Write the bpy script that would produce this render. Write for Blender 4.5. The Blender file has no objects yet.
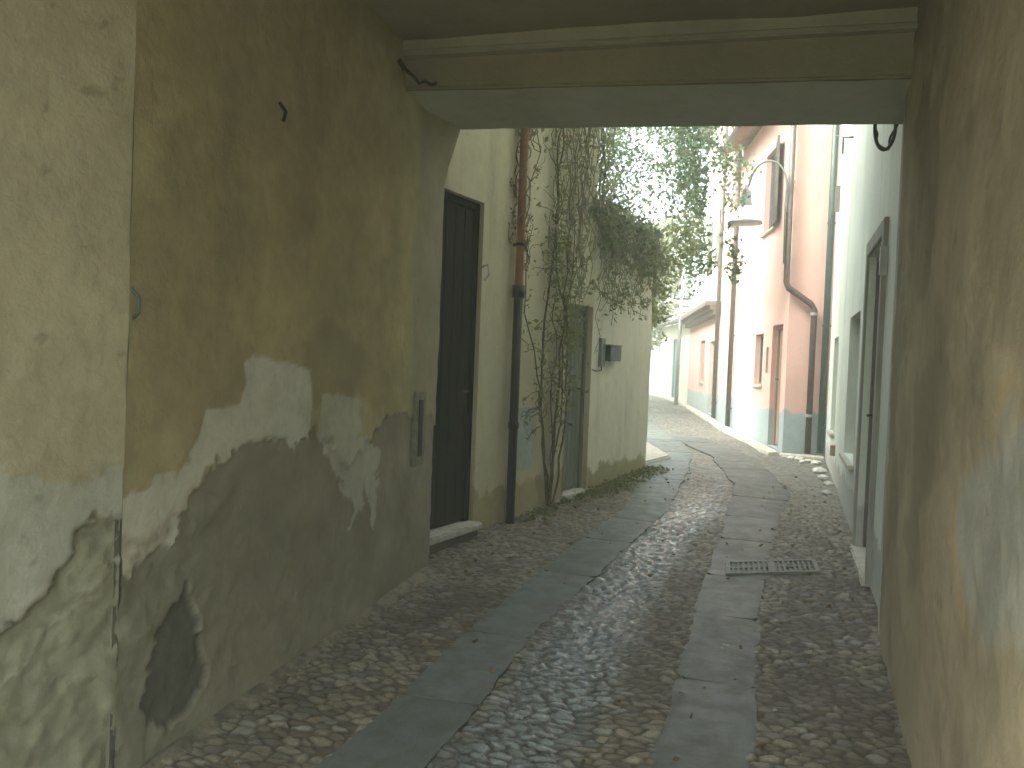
import bpy, bmesh, math, random
import numpy as np
from mathutils import Vector
from math import radians as rad, sin, cos, pi, sqrt

random.seed(7)
RNG = np.random.RandomState(11)
sc = bpy.context.scene
COL = sc.collection

# ------------------------------------------------------------------ helpers
def g(y):
    return np.interp(y, [-60, 0, 9, 13, 34, 90], [-.3, 0, .31, .38, .5, .6])

_lat = RNG.rand(256, 256)
def vnoise(x, y, sc_=1.0, seed=0):
    x = np.asarray(x, float) * sc_ + seed * 17.31 + 100; y = np.asarray(y, float) * sc_ + seed * 9.77 + 100
    xi = np.floor(x).astype(int); yi = np.floor(y).astype(int); fx = x - xi; fy = y - yi
    fx = fx * fx * (3 - 2 * fx); fy = fy * fy * (3 - 2 * fy)
    a = _lat[xi % 256, yi % 256]; b = _lat[(xi + 1) % 256, yi % 256]
    c = _lat[xi % 256, (yi + 1) % 256]; d = _lat[(xi + 1) % 256, (yi + 1) % 256]
    return (a * (1 - fx) + b * fx) * (1 - fy) + (c * (1 - fx) + d * fx) * fy
def fbm(x, y, s=1.0, o=4, seed=0):
    r = 0; a = .5; t = 0
    for i in range(o):
        r = r + a * vnoise(x, y, s, seed + i); t += a; a *= .5; s *= 2.07
    return r / t
def sst(a, b, x):
    t = np.clip((x - a) / (b - a), 0, 1); return t * t * (3 - 2 * t)

def sdf(px, py, poly):
    """signed distance to a polygon, positive inside"""
    d = np.full(px.shape, 1e9); ins = np.zeros(px.shape, bool)
    n = len(poly)
    for i in range(n):
        ax, ay = poly[i]; bx, by = poly[(i + 1) % n]
        ex, ey = bx - ax, by - ay
        t = np.clip(((px - ax) * ex + (py - ay) * ey) / (ex * ex + ey * ey + 1e-12), 0, 1)
        d = np.minimum(d, np.hypot(px - ax - t * ex, py - ay - t * ey))
        c = ((ay > py) != (by > py)) & (px < (bx - ax) * (py - ay) / ((by - ay) if by != ay else 1e-9) + ax)
        ins ^= c
    return np.where(ins, d, -d)

def tag(o, label=None, cat=None, group=None, kind=None):
    if label: o['label'] = label
    if cat: o['category'] = cat
    if group: o['group'] = group
    if kind: o['kind'] = kind
    return o
def empty(name, loc, label=None, cat=None, group=None):
    o = bpy.data.objects.new(name, None); COL.objects.link(o); o.location = loc
    o.empty_display_size = .2
    return tag(o, label, cat, group)
def link(name, me, m, parent=None, smooth=False):
    o = bpy.data.objects.new(name, me); COL.objects.link(o)
    if m: me.materials.append(m)
    if smooth: me.polygons.foreach_set('use_smooth', [True] * len(me.polygons))
    if parent:
        o.parent = parent
        # geometry is written in world metres: shift it back by the parents' places
        L = Vector((0, 0, 0)); p = parent
        while p: L += p.location; p = p.parent
        me.transform(__import__('mathutils').Matrix.Translation(-L))
    me.update()
    return o

class MB:
    def __init__(s): s.v = []; s.f = []
    def add(s, v, f):
        n = len(s.v); s.v += [tuple(map(float, p)) for p in v]; s.f += [tuple(i + n for i in q) for q in f]; return s
    def hexa(s, P):
        return s.add(P, [(0, 3, 2, 1), (4, 5, 6, 7), (0, 1, 5, 4), (1, 2, 6, 5), (2, 3, 7, 6), (3, 0, 4, 7)])
    def box(s, x0, x1, y0, y1, z0, z1):
        return s.hexa([(x0, y0, z0), (x1, y0, z0), (x1, y1, z0), (x0, y1, z0), (x0, y0, z1), (x1, y0, z1), (x1, y1, z1), (x0, y1, z1)])
    def prism(s, poly, z0, z1):
        n = len(poly); v = [(x, y, z0) for x, y in poly] + [(x, y, z1) for x, y in poly]
        f = [tuple(range(n))[::-1], tuple(range(n, 2 * n))] + [(i, (i + 1) % n, n + (i + 1) % n, n + i) for i in range(n)]
        return s.add(v, f)
    def tube(s, pts, r, n=8, cap=True):
        pts = [Vector(p) for p in pts]; rs = r if isinstance(r, (list, tuple)) else [r] * len(pts)
        v = []; f = []; up = None
        for i, p in enumerate(pts):
            t = (pts[min(i + 1, len(pts) - 1)] - pts[max(i - 1, 0)]).normalized()
            if up is None: up = t.orthogonal().normalized()
            up = (up - t * up.dot(t))
            up = up.normalized() if up.length > 1e-5 else t.orthogonal().normalized()
            b = t.cross(up)
            for k in range(n):
                a = 2 * pi * k / n; v.append(p + (up * cos(a) + b * sin(a)) * rs[i])
        for i in range(len(pts) - 1):
            for k in range(n):
                f.append((i * n + k, i * n + (k + 1) % n, (i + 1) * n + (k + 1) % n, (i + 1) * n + k))
        if cap: f += [tuple(range(n))[::-1], tuple(range((len(pts) - 1) * n, len(pts) * n))]
        return s.add(v, f)
    def lathe(s, c, prof, n=20):
        v = []; f = []
        for (r, z) in prof:
            for k in range(n):
                a = 2 * pi * k / n; v.append((c[0] + r * cos(a), c[1] + r * sin(a), c[2] + z))
        for i in range(len(prof) - 1):
            for k in range(n):
                f.append((i * n + k, i * n + (k + 1) % n, (i + 1) * n + (k + 1) % n, (i + 1) * n + k))
        return s.add(v, f)
    def build(s, name, m, parent=None, bevel=0, smooth=False):
        me = bpy.data.meshes.new(name); me.from_pydata(s.v, [], s.f)
        if bevel:
            bm = bmesh.new(); bm.from_mesh(me)
            bmesh.ops.recalc_face_normals(bm, faces=bm.faces)
            bmesh.ops.bevel(bm, geom=[e for e in bm.edges if e.is_manifold and e.calc_face_angle(0) > .6], offset=bevel, segments=2, affect='EDGES')
            bm.to_mesh(me); bm.free()
        return link(name, me, m, parent, smooth)

# a frame along a wall: s metres from p0 towards p1, d metres out into the lane, z up
class Run:
    def __init__(s, p0, p1, side):
        s.p = Vector((p0[0], p0[1])); q = Vector((p1[0], p1[1])); s.L = (q - s.p).length; s.t = (q - s.p).normalized()
        s.n = Vector((s.t.y, -s.t.x)) * side          # side=+1: out is to the right of travel
    def at(s, a, d, z): q = s.p + s.t * a + s.n * d; return (q.x, q.y, z)
    def sy(s, y): return (y - s.p.y) / s.t.y
    def hexa(s, mb, a0, a1, d0, d1, z0, z1):
        return mb.hexa([s.at(a0, d0, z0), s.at(a1, d0, z0), s.at(a1, d1, z0), s.at(a0, d1, z0), s.at(a0, d0, z1), s.at(a1, d0, z1), s.at(a1, d1, z1), s.at(a0, d1, z1)])

def gridmesh(X, Y, Z, keep=None, flip=False):
    nr, nc = X.shape
    idx = np.arange(nr * nc).reshape(nr, nc)
    q = np.stack([idx[:-1, :-1], idx[:-1, 1:], idx[1:, 1:], idx[1:, :-1]], -1)
    if keep is not None: q = q[keep]
    q = q.reshape(-1, 4)
    if flip: q = q[:, ::-1]
    me = bpy.data.meshes.new('grid')
    co = np.stack([X, Y, Z], -1).reshape(-1, 3).astype(np.float32)
    me.vertices.add(len(co)); me.vertices.foreach_set('co', co.ravel())
    me.loops.add(q.size); me.loops.foreach_set('vertex_index', q.ravel().astype(np.int32))
    me.polygons.add(len(q)); me.polygons.foreach_set('loop_start', np.arange(0, q.size, 4, dtype=np.int32))
    me.polygons.foreach_set('loop_total', np.full(len(q), 4, np.int32))
    me.polygons.foreach_set('use_smooth', np.ones(len(q), bool))
    me.update(calc_edges=True); me.validate()
    return me
def setcol(me, name, C):
    a = me.color_attributes.new(name, 'FLOAT_COLOR', 'POINT')
    c = np.ones((C.reshape(-1, C.shape[-1]).shape[0], 4), np.float32); c[:, :C.shape[-1]] = C.reshape(-1, C.shape[-1])
    a.data.foreach_set('color', c.ravel())
def merge_reveals(me, polys_v, polys_f):
    bm = bmesh.new(); bm.from_mesh(me)
    vs = [bm.verts.new(v) for v in polys_v]
    for f in polys_f:
        try: bm.faces.new([vs[i] for i in f])
        except ValueError: pass
    bm.to_mesh(me); bm.free()

def wall_skin(name, run, s0, s1, z0, z1, opens, m, parent, step=.06, wob=.012, depth=.28, seed=1, paint=None, topfn=None):
    """front face of a wall as an uneven plastered sheet, openings cut out with reveals, and a solid back"""
    ss = set(np.round(np.arange(s0, s1, step), 4)) | {s0, s1}; zs = set(np.round(np.arange(z0, z1, step), 4)) | {z0, z1}
    for (a, b, c, d) in opens: ss |= {a, b}; zs |= {c, d}
    def clean(v, must):
        v = sorted(v); out = []
        for x in v:
            if out and abs(x - out[-1]) < step * .3:
                if x in must: out[-1] = x
                continue
            out.append(x)
        return np.array(out)
    mS = {s0, s1} | {o[0] for o in opens} | {o[1] for o in opens}; mZ = {z0, z1} | {o[2] for o in opens} | {o[3] for o in opens}
    S = clean(ss, mS); Zz = clean(zs, mZ)
    SS, ZZ = np.meshgrid(S, Zz)
    keep = np.ones((len(Zz) - 1, len(S) - 1), bool)
    cs = (S[:-1] + S[1:]) / 2; cz = (Zz[:-1] + Zz[1:]) / 2
    D = (fbm(SS, ZZ, .9, 4, seed) - .5) * 2 * wob
    edge = np.full(SS.shape, 1.)
    for (a, b, c, d) in opens:
        keep &= ~((cs[None, :] > a) & (cs[None, :] < b) & (cz[:, None] > c) & (cz[:, None] < d))
    C = None
    if paint: dD, C = paint(SS, ZZ); D = D + dD
    Z2 = ZZ if topfn is None else np.where(ZZ > z1 - .6, ZZ + (topfn(SS)) * (ZZ - (z1 - .6)) / .6, ZZ)
    X = run.p.x + run.t.x * SS + run.n.x * D; Y = run.p.y + run.t.y * SS + run.n.y * D
    me = gridmesh(X, Y, Z2, keep)
    if C is not None: setcol(me, 'Col', C)
    pv = []; pf = []
    def q(*p): n = len(pv); pv.extend(p); pf.append((n, n + 1, n + 2, n + 3))
    e = wob
    for (a, b, c, d) in opens:
        q(run.at(a, e, c), run.at(a, e, d), run.at(a, -depth, d), run.at(a, -depth, c))
        q(run.at(b, e, c), run.at(b, e, d), run.at(b, -depth, d), run.at(b, -depth, c))
        q(run.at(a, e, d), run.at(b, e, d), run.at(b, -depth, d), run.at(a, -depth, d))
        q(run.at(a, e, c), run.at(b, e, c), run.at(b, -depth, c), run.at(a, -depth, c))
        q(run.at(a, -depth, c), run.at(b, -depth, c), run.at(b, -depth, d), run.at(a, -depth, d))
    merge_reveals(me, pv, pf)
    return link(name, me, m, parent)

# ------------------------------------------------------------------ materials
def mat(name):
    m = bpy.data.materials.new(name); m.use_nodes = True; nt = m.node_tree
    return m, nt, nt.nodes['Principled BSDF']
def N(nt, t, **k):
    n = nt.nodes.new(t)
    for a, b in k.items():
        if a in n.inputs: n.inputs[a].default_value = b
        else: setattr(n, a, b)
    return n
def c4(c): return (c[0], c[1], c[2], 1)
def mixc(nt, fac, a, b, mode='MIX'):
    n = nt.nodes.new('ShaderNodeMix'); n.data_type = 'RGBA'; n.blend_type = mode
    for s, v in ((0, fac), (6, a), (7, b)):
        if hasattr(v, 'is_linked') or hasattr(v, 'links'): nt.links.new(v, n.inputs[s])
        elif s == 0: n.inputs[0].default_value = v
        else: n.inputs[s].default_value = c4(v)
    return n.outputs[2]
def ramp(nt, src, a, b, lo=0., hi=1.):
    n = nt.nodes.new('ShaderNodeMapRange'); n.interpolation_type = 'SMOOTHSTEP'
    nt.links.new(src, n.inputs[0]); n.inputs[1].default_value = a; n.inputs[2].default_value = b
    n.inputs[3].default_value = lo; n.inputs[4].default_value = hi
    return n.outputs[0]
def geo(nt): return nt.nodes.new('ShaderNodeNewGeometry').outputs['Position']
def noise(nt, vec, scale, detail=5, rough=.55, sx=1, sy=1, sz=1):
    mp = nt.nodes.new('ShaderNodeMapping'); mp.inputs['Scale'].default_value = (sx, sy, sz); nt.links.new(vec, mp.inputs[0])
    n = nt.nodes.new('ShaderNodeTexNoise'); n.inputs['Scale'].default_value = scale; n.inputs['Detail'].default_value = detail; n.inputs['Roughness'].default_value = rough
    nt.links.new(mp.outputs[0], n.inputs['Vector']); return n.outputs['Fac']
def bump(nt, b, src, strength=.3, dist=.01):
    n = nt.nodes.new('ShaderNodeBump'); n.inputs['Strength'].default_value = strength; n.inputs['Distance'].default_value = dist
    nt.links.new(src, n.inputs['Height']); nt.links.new(n.outputs[0], b.inputs['Normal']); return n

def plaster(name, c1, c2, stain, dado=None, dado_h=1.0, base_z=0.3, streak=.5, peel=None, attr=False, rough=.92):
    m, nt, b = mat(name); P = geo(nt)
    n1 = noise(nt, P, .9, 6, .6); n2 = noise(nt, P, 2.2, 6, .65, 1, 1, .18); n3 = noise(nt, P, 9, 6, .7)
    if attr:
        at = nt.nodes.new('ShaderNodeAttribute'); at.attribute_name = 'Col'; col = at.outputs['Color']
        col = mixc(nt, ramp(nt, n3, .35, .7, 0, .22), col, stain)
        col = mixc(nt, ramp(nt, n2, .5, .75, 0, streak), col, stain)
    else:
        col = mixc(nt, ramp(nt, n1, .35, .65), c1, c2)
        col = mixc(nt, ramp(nt, n2, .48, .72, 0, streak), col, stain)
        col = mixc(nt, ramp(nt, n3, .45, .75, 0, .25), col, stain)
        if peel:
            n5 = noise(nt, P, 1.6, 8, .7); col = mixc(nt, ramp(nt, n5, .60, .63), col, peel)
    if dado:
        sx = nt.nodes.new('ShaderNodeSeparateXYZ'); nt.links.new(P, sx.inputs[0])
        w = noise(nt, P, 3, 6, .7)
        mth = nt.nodes.new('ShaderNodeMath'); mth.operation = 'MULTIPLY_ADD'; nt.links.new(w, mth.inputs[0]); mth.inputs[1].default_value = .5; nt.links.new(sx.outputs[2], mth.inputs[2])
        lo = base_z + dado_h + .25
        f = ramp(nt, mth.outputs[0], lo - .03, lo + .03, 1, 0)
        dd = mixc(nt, ramp(nt, n3, .3, .7, 0, .5), dado, [x * .72 for x in dado])
        col = mixc(nt, f, col, dd)
    nt.links.new(col, b.inputs['Base Color']); b.inputs['Roughness'].default_value = rough
    b.inputs['Specular IOR Level'].default_value = .25
    nf = noise(nt, P, 45, 5, .6); add = nt.nodes.new('ShaderNodeMath'); add.operation = 'MULTIPLY_ADD'
    nt.links.new(n3, add.inputs[0]); add.inputs[1].default_value = 2.; nt.links.new(nf, add.inputs[2])
    bump(nt, b, add.outputs[0], .45, .006)
    return m
def simple(name, c, rough=.6, metal=0., var=.25, scale=14, bmp=.15, streakz=1., c2=None):
    m, nt, b = mat(name); P = geo(nt)
    n = noise(nt, P, scale, 5, .6, 1, 1, streakz)
    col = mixc(nt, ramp(nt, n, .3, .7), c, c2 or [x * (1 - var) for x in c])
    nt.links.new(col, b.inputs['Base Color']); b.inputs['Roughness'].default_value = rough; b.inputs['Metallic'].default_value = metal
    if bmp: bump(nt, b, n, bmp, .004)
    return m
def leafmat(name, c1, c2, c3):
    m, nt, b = mat(name)
    at = nt.nodes.new('ShaderNodeAttribute'); at.attribute_name = 'Col'
    s = nt.nodes.new('ShaderNodeSeparateColor'); nt.links.new(at.outputs['Color'], s.inputs[0])
    col = mixc(nt, s.outputs[0], c1, c2); f = ramp(nt, s.outputs[1], .8, .95)
    col = mixc(nt, f, col, c3)
    nt.links.new(col, b.inputs['Base Color']); b.inputs['Roughness'].default_value = .6
    tr = nt.nodes.new('ShaderNodeBsdfTranslucent'); nt.links.new(col, tr.inputs[0])
    mx = nt.nodes.new('ShaderNodeMixShader'); mx.inputs[0].default_value = .45
    nt.links.new(b.outputs[0], mx.inputs[1]); nt.links.new(tr.outputs[0], mx.inputs[2])
    nt.links.new(mx.outputs[0], nt.nodes['Material Output'].inputs[0])
    return m

M = {}
M['passage'] = plaster('passage_plaster', 0, 0, (.17, .145, .08), attr=True, streak=.35)
M['passage_right'] = plaster('passage_right_plaster', 0, 0, (.20, .155, .09), attr=True, streak=.45)
M['ceiling'] = plaster('ceiling_plaster', (.27, .24, .15), (.21, .19, .125), (.14, .12, .08), streak=.3)
M['lintel'] = plaster('lintel_plaster', (.32, .31, .22), (.26, .25, .18), (.22, .20, .15), streak=.5)
M['leftwall'] = plaster('lane_house_plaster', (.54, .49, .34), (.46, .43, .30), (.26, .23, .16), streak=.6, dado=(.36, .31, .18), dado_h=.30, base_z=.22)
M['garden'] = plaster('garden_wall_plaster', (.60, .56, .45), (.52, .50, .40), (.26, .24, .18), streak=.7, dado=(.30, .27, .15), dado_h=.22, base_z=.26)
M['white'] = plaster('white_house_plaster', (.66, .71, .65), (.60, .65, .60), (.40, .43, .39), streak=.45, dado=(.44, .45, .42), dado_h=.35, base_z=.22)
M['pink'] = plaster('pink_plaster', (.67, .43, .38), (.63, .395, .35), (.50, .34, .30), streak=.35, dado=(.33, .40, .41), dado_h=.62, base_z=.36)
M['pink2'] = plaster('pale_pink_plaster', (.68, .50, .45), (.64, .46, .42), (.48, .33, .29), streak=.35, dado=(.33, .40, .41), dado_h=.62, base_z=.38)
M['pink3'] = plaster('rose_plaster', (.68, .41, .385), (.64, .44, .41), (.42, .26, .25), streak=.4, dado=(.36, .42, .42), dado_h=.5, base_z=.42)
M['cream'] = plaster('cream_plaster', (.72, .74, .60), (.66, .68, .56), (.48, .51, .42), streak=.3)
M['stone'] = simple('pale_stone', (.50, .47, .40), .8, var=.3, bmp=.4)
M['kerb'] = simple('kerb_mortar', (.22, .19, .135), .95, var=.6, scale=14, bmp=1.)
M['doorwood'] = simple('dark_door_wood', (.016, .015, .010), .95, var=.4, scale=22, streakz=.06)
M['greydoor'] = simple('grey_green_door_paint', (.155, .155, .115), .7, var=.3, scale=20, streakz=.06)
M['tandoor'] = simple('faded_brown_wood', (.34, .23, .17), .7, var=.3, scale=20, streakz=.06)
M['reddoor'] = simple('faded_red_paint', (.55, .20, .18), .7)
M['teal'] = simple('teal_paint', (.08, .30, .27), .6)
M['shutter'] = simple('grey_brown_shutter_paint', (.15, .13, .12), .7, var=.2)
M['frame'] = simple('weathered_frame', (.27, .26, .21), .8, var=.3, scale=18, streakz=.1)
M['glass'] = simple('window_glass', (.05, .07, .08), .15, bmp=0)
M['iron'] = simple('dark_iron', (.028, .025, .019), .6, metal=.2, var=.4)
M['copper'] = simple('terracotta_pipe_paint', (.42, .20, .12), .8, var=.4, scale=8, c2=(.28, .17, .11))
M['greypipe'] = simple('grey_brown_pipe', (.12, .09, .085), .5, metal=.3, var=.3)
M['greenpipe'] = simple('dark_green_pipe', (.05, .085, .075), .5, var=.3)
M['zinc'] = simple('zinc', (.42, .42, .42), .45, metal=.5, var=.2)
M['lampshade'] = simple('lamp_enamel', (.30, .33, .32), .4, var=.2)
M['lampglass'] = simple('white_lamp_glass', (.85, .85, .83), .3, var=.02, bmp=0)
M['tile'] = simple('roof_tile', (.30, .16, .10), .9, var=.4, scale=6)
M['cornice'] = simple('grey_brown_cornice', (.20, .155, .13), .85, var=.25)
M['cable'] = simple('black_cable', (.02, .02, .02), .6, bmp=0)
M['bluebox'] = simple('pale_blue_metal', (.36, .39, .36), .55, var=.2)
M['tealbox'] = simple('dark_teal_metal', (.045, .08, .08), .5, var=.25)
M['greymetal'] = simple('dull_grey_metal', (.20, .21, .18), .6, metal=.3, var=.3)
M['bark'] = simple('grey_brown_bark', (.12, .095, .065), .9, var=.5, scale=30, bmp=.5)
M['twig'] = simple('dry_vine_twigs', (.24, .21, .14), .9, var=.4, scale=30, bmp=0)
M['leaf'] = leafmat('garden_leaves', (.12, .20, .11), (.18, .25, .11), (.20, .21, .07))
M['leaf_dark'] = leafmat('dark_creeper_leaves', (.15, .19, .12), (.20, .24, .14), (.15, .13, .06))
M['leaf_olive'] = leafmat('olive_leaves', (.16, .20, .08), (.22, .25, .09), (.26, .24, .10))
M['leaf_dry'] = leafmat('dry_vine_leaves', (.24, .24, .14), (.18, .22, .11), (.24, .20, .12))
M['earth'] = simple('bare_earth', (.13, .11, .07), .95, var=.4, scale=3)
M['moss'] = leafmat('moss_and_weeds', (.10, .13, .04), (.16, .17, .06), (.26, .22, .10))

def cobblemat():
    m, nt, b = mat('cobbles'); P = geo(nt)
    at = nt.nodes.new('ShaderNodeAttribute'); at.attribute_name = 'Col'
    ro = nt.nodes.new('ShaderNodeAttribute'); ro.attribute_name = 'Rough'
    n = noise(nt, P, 60, 5, .65)
    col = mixc(nt, ramp(nt, n, .3, .75, 0, .45), at.outputs['Color'], (.05, .042, .03))
    nt.links.new(col, b.inputs['Base Color'])
    s = nt.nodes.new('ShaderNodeSeparateColor'); nt.links.new(ro.outputs['Color'], s.inputs[0])
    nt.links.new(s.outputs[0], b.inputs['Roughness']); b.inputs['Specular IOR Level'].default_value = .5
    bump(nt, b, n, .5, .006)
    return m
M['cobble'] = cobblemat()
def slabmat():
    m, nt, b = mat('paving_slab'); P = geo(nt)
    at = nt.nodes.new('ShaderNodeAttribute'); at.attribute_name = 'Col'
    n = noise(nt, P, 7, 7, .7); n2 = noise(nt, P, 70, 4, .6)
    col = mixc(nt, ramp(nt, n, .4, .7, 0, .55), at.outputs['Color'], (.06, .058, .045))
    nt.links.new(col, b.inputs['Base Color'])
    nt.links.new(ramp(nt, n, .3, .7, .44, .66), b.inputs['Roughness'])
    bump(nt, b, n2, .35, .004)
    return m
M['slab'] = slabmat()

M['doorwood'].node_tree.nodes['Principled BSDF'].inputs['Specular IOR Level'].default_value = .15
# ------------------------------------------------------------------ ground and lane
def flat_ground():
    ys = np.array([-60, -20, -6, 0, 4, 9, 13, 20, 34, 60, 90, 300.]); xs = np.array([-300, -60, -20, -6, 0, 6, 20, 60, 300.])
    X, Y = np.meshgrid(xs, ys); Z = g(Y) - .06
    o = link('ground', gridmesh(X, Y, Z), M['earth']); tag(o, kind='structure')
flat_ground()

LSTRIP = [(-3., -1.30, .17), (1.5, -1.36, .18), (2.55, -1.39, .18), (4.2, -1.43, .165), (5.6, -1.38, .18), (7.0, -1.30, .19), (9, -1.42, .22), (11.2, -1.62, .26), (13, -2.05, .30), (16, -3.0, .32), (20, -4.3, .34)]
RSTRIP = [(-3., -.22, .17), (1.5, -.25, .175), (3.0, -.28, .175), (4.8, -.36, .18), (6.2, -.39, .19), (9, -.36, .28), (11.5, -.85, .3), (14, -1.85, .3), (17, -2.9, .3)]
def stripc(S, y): a = np.array(S); return np.interp(y, a[:, 0], a[:, 1]), np.interp(y, a[:, 0], a[:, 2])

def wobble(y, seed): return (fbm(y, y * 0 + seed, 2.3, 3, seed) - .5) * .06

def lane():
    rows = [-3.]; 
    while rows[-1] < 1.2: rows.append(rows[-1] + .08)
    while rows[-1] < 46: y = rows[-1]; rows.append(y + .0085 * max(1, (y / 3.2)) ** 1.55)
    Yr = np.array(rows); nc = 300; t = np.linspace(0, 1, nc)
    xl = np.interp(Yr, [-3, 1.5, 2.0, 9.9, 10.5, 25, 46], [-2.95, -2.6, -2.55, -2.6, -5.0, -9, -20]); xr = np.interp(Yr, [-3, 11.9, 12.4, 16.3, 18.8, 25.3, 32.7, 46], [.7, .7, .2, -1.0, -1.5, -2.9, -5.2, -12])
    Y = np.repeat(Yr[:, None], nc, 1); X = xl[:, None] + (xr - xl)[:, None] * t[None]
    cw, ch = .078, .047
    # courses bulge a little and stones vary in size over the lane
    U = X / cw + (fbm(X, Y, 1.3, 3, 5) - .5) * 2.2; V = Y / ch + (fbm(X, Y, 1.1, 3, 8) - .5) * 2.0
    ci = np.floor(U).astype(int); cj = np.floor(V).astype(int)
    F1 = np.full(X.shape, 9.); F2 = F1.copy(); DX = F1 * 0; DY = F1 * 0; I1 = np.zeros(X.shape, int)
    jx = RNG.rand(512, 512); jy = RNG.rand(512, 512)
    for di in (-1, 0, 1):
        for dj in (-1, 0, 1):
            a = (ci + di); b_ = (cj + dj)
            px = a + .5 + (jx[a % 512, b_ % 512] - .5) * .8 + .5 * (b_ % 2); py = b_ + .5 + (jy[a % 512, b_ % 512] - .5) * .75
            for sh in ((0,)):
                d = np.hypot(U + .25 - px, V - py)
                upd = d < F1; F2 = np.where(upd, F1, np.minimum(F2, d)); I1 = np.where(upd, (a % 512) * 512 + b_ % 512, I1); DX = np.where(upd, U + .25 - px, DX); DY = np.where(upd, V - py, DY); F1 = np.where(upd, d, F1)
    gap = F2 - F1
    rv = RNG.rand(512 * 512); rv2 = RNG.rand(512 * 512); r1 = rv[I1]; r2 = rv2[I1]
    worn = fbm(X, Y, 1.6, 3, 21)
    dome = .75 * sst(.03, .24, gap) + .25 * sst(.1, .7, gap)
    lod = 1 / (1 + np.maximum(0, (Y - 7)) * .25)
    r3 = rv[(I1 * 7 + 11) % len(rv)]; r4 = rv2[(I1 * 5 + 3) % len(rv)]
    zc = fbm(X, Y, .8, 3, 40); dz_ = sst(.44, .58, zc) * sst(.36, .56, fbm(X, Y, 5, 4, 44))
    h = dome * (1 - .65 * dz_) * ((.007 + .009 * r1) * (.35 + 1.1 * worn) + (r3 - .5) * .016 * DX + (r4 - .5) * .016 * DY) + (fbm(X, Y, 22, 3, 3) - .5) * .014 + (fbm(X, Y, 60, 2, 13) - .5) * .006
    # soft gutter between the tracks, ruts beside them
    cl, wl = stripc(LSTRIP, Y); cr, wr = stripc(RSTRIP, Y)
    mid = (cl + cr) / 2
    h = h * lod - .020 * np.exp(-((X - mid) / .2) ** 2) + .03 * sst(.5, 1.1, np.abs(X - mid)) * 0
    h += (fbm(X, Y, 1.2, 3, 31) - .5) * .03
    onl = sst(.0, -.035, np.abs(X - cl - wobble(Y, 3)) - wl) * (Y < 18); onr = sst(.0, -.035, np.abs(X - cr - wobble(Y, 6)) - wr) * (Y < 14.5)
    on = np.maximum(onl, onr)
    Z = g(Y) + h - .006 - on * .018
    # stone colours; the blue also carries sky sheen on the wet centre stones
    brown = np.array([.115, .085, .055]); tan = np.array([.37, .33, .24]); blue = np.array([.21, .245, .245]); grey = np.array([.24, .23, .19]); mortar = np.array([.085, .066, .043]); moss = np.array([.10, .105, .045])
    w1 = r1[..., None]; C = brown * (1 - w1) + tan * w1
    zc = fbm(X, Y, .8, 3, 40)
    central = np.exp(-((X - mid + .08 - (fbm(Y, Y * 0, .6, 2, 4) - .5) * .3) / .24) ** 4)
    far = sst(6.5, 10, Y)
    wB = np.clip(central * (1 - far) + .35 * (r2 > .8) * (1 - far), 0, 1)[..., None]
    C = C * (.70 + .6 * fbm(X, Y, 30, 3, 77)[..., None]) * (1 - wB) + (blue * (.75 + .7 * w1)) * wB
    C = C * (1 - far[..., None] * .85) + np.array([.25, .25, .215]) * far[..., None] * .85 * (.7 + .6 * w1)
    dirt = dz_[..., None] * (1 - wB) * .8
    C = C * (1 - dirt) + (np.array([.075, .047, .026]) * (.6 + .8 * fbm(X, Y, 40, 3, 78)[..., None])) * dirt
    lw = np.interp(Y, [0, 1.9, 2.2, 4.8, 4.9, 6.4, 9.83, 10, 46], [-2.2, -2.1, -2.1, -2.24, -2.45, -2.28, -1.76, -20, -30])
    nearL = sst(.75, .1, X - lw) * sst(6.5, 7.6, Y) * sst(.4, .55, fbm(X, Y, 4, 3, 60))
    C = C * (1 - nearL[..., None] * .8) + moss * 1.3 * nearL[..., None] * .8
    edgeL = sst(.22, .02, X - lw) * (Y < 4.9)
    C = C * (1 - edgeL[..., None] * .6) + tan * 1.1 * edgeL[..., None] * .6
    mt = (sst(.30, .06, gap) * (.95 - .6 * far))[..., None]
    C = C * (1 - mt) + (mortar * (1 - central[..., None] * .5)) * mt
    R = np.clip(.58 - .40 * wB[..., 0] - .10 * far + .25 * (1 - dome) + (r2 - .5) * .15, .2, .95)
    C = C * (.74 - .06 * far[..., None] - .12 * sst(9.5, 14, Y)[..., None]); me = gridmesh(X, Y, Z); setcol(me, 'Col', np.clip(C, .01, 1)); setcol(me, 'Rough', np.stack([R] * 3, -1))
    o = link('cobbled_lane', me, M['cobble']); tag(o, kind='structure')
lane()

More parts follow.
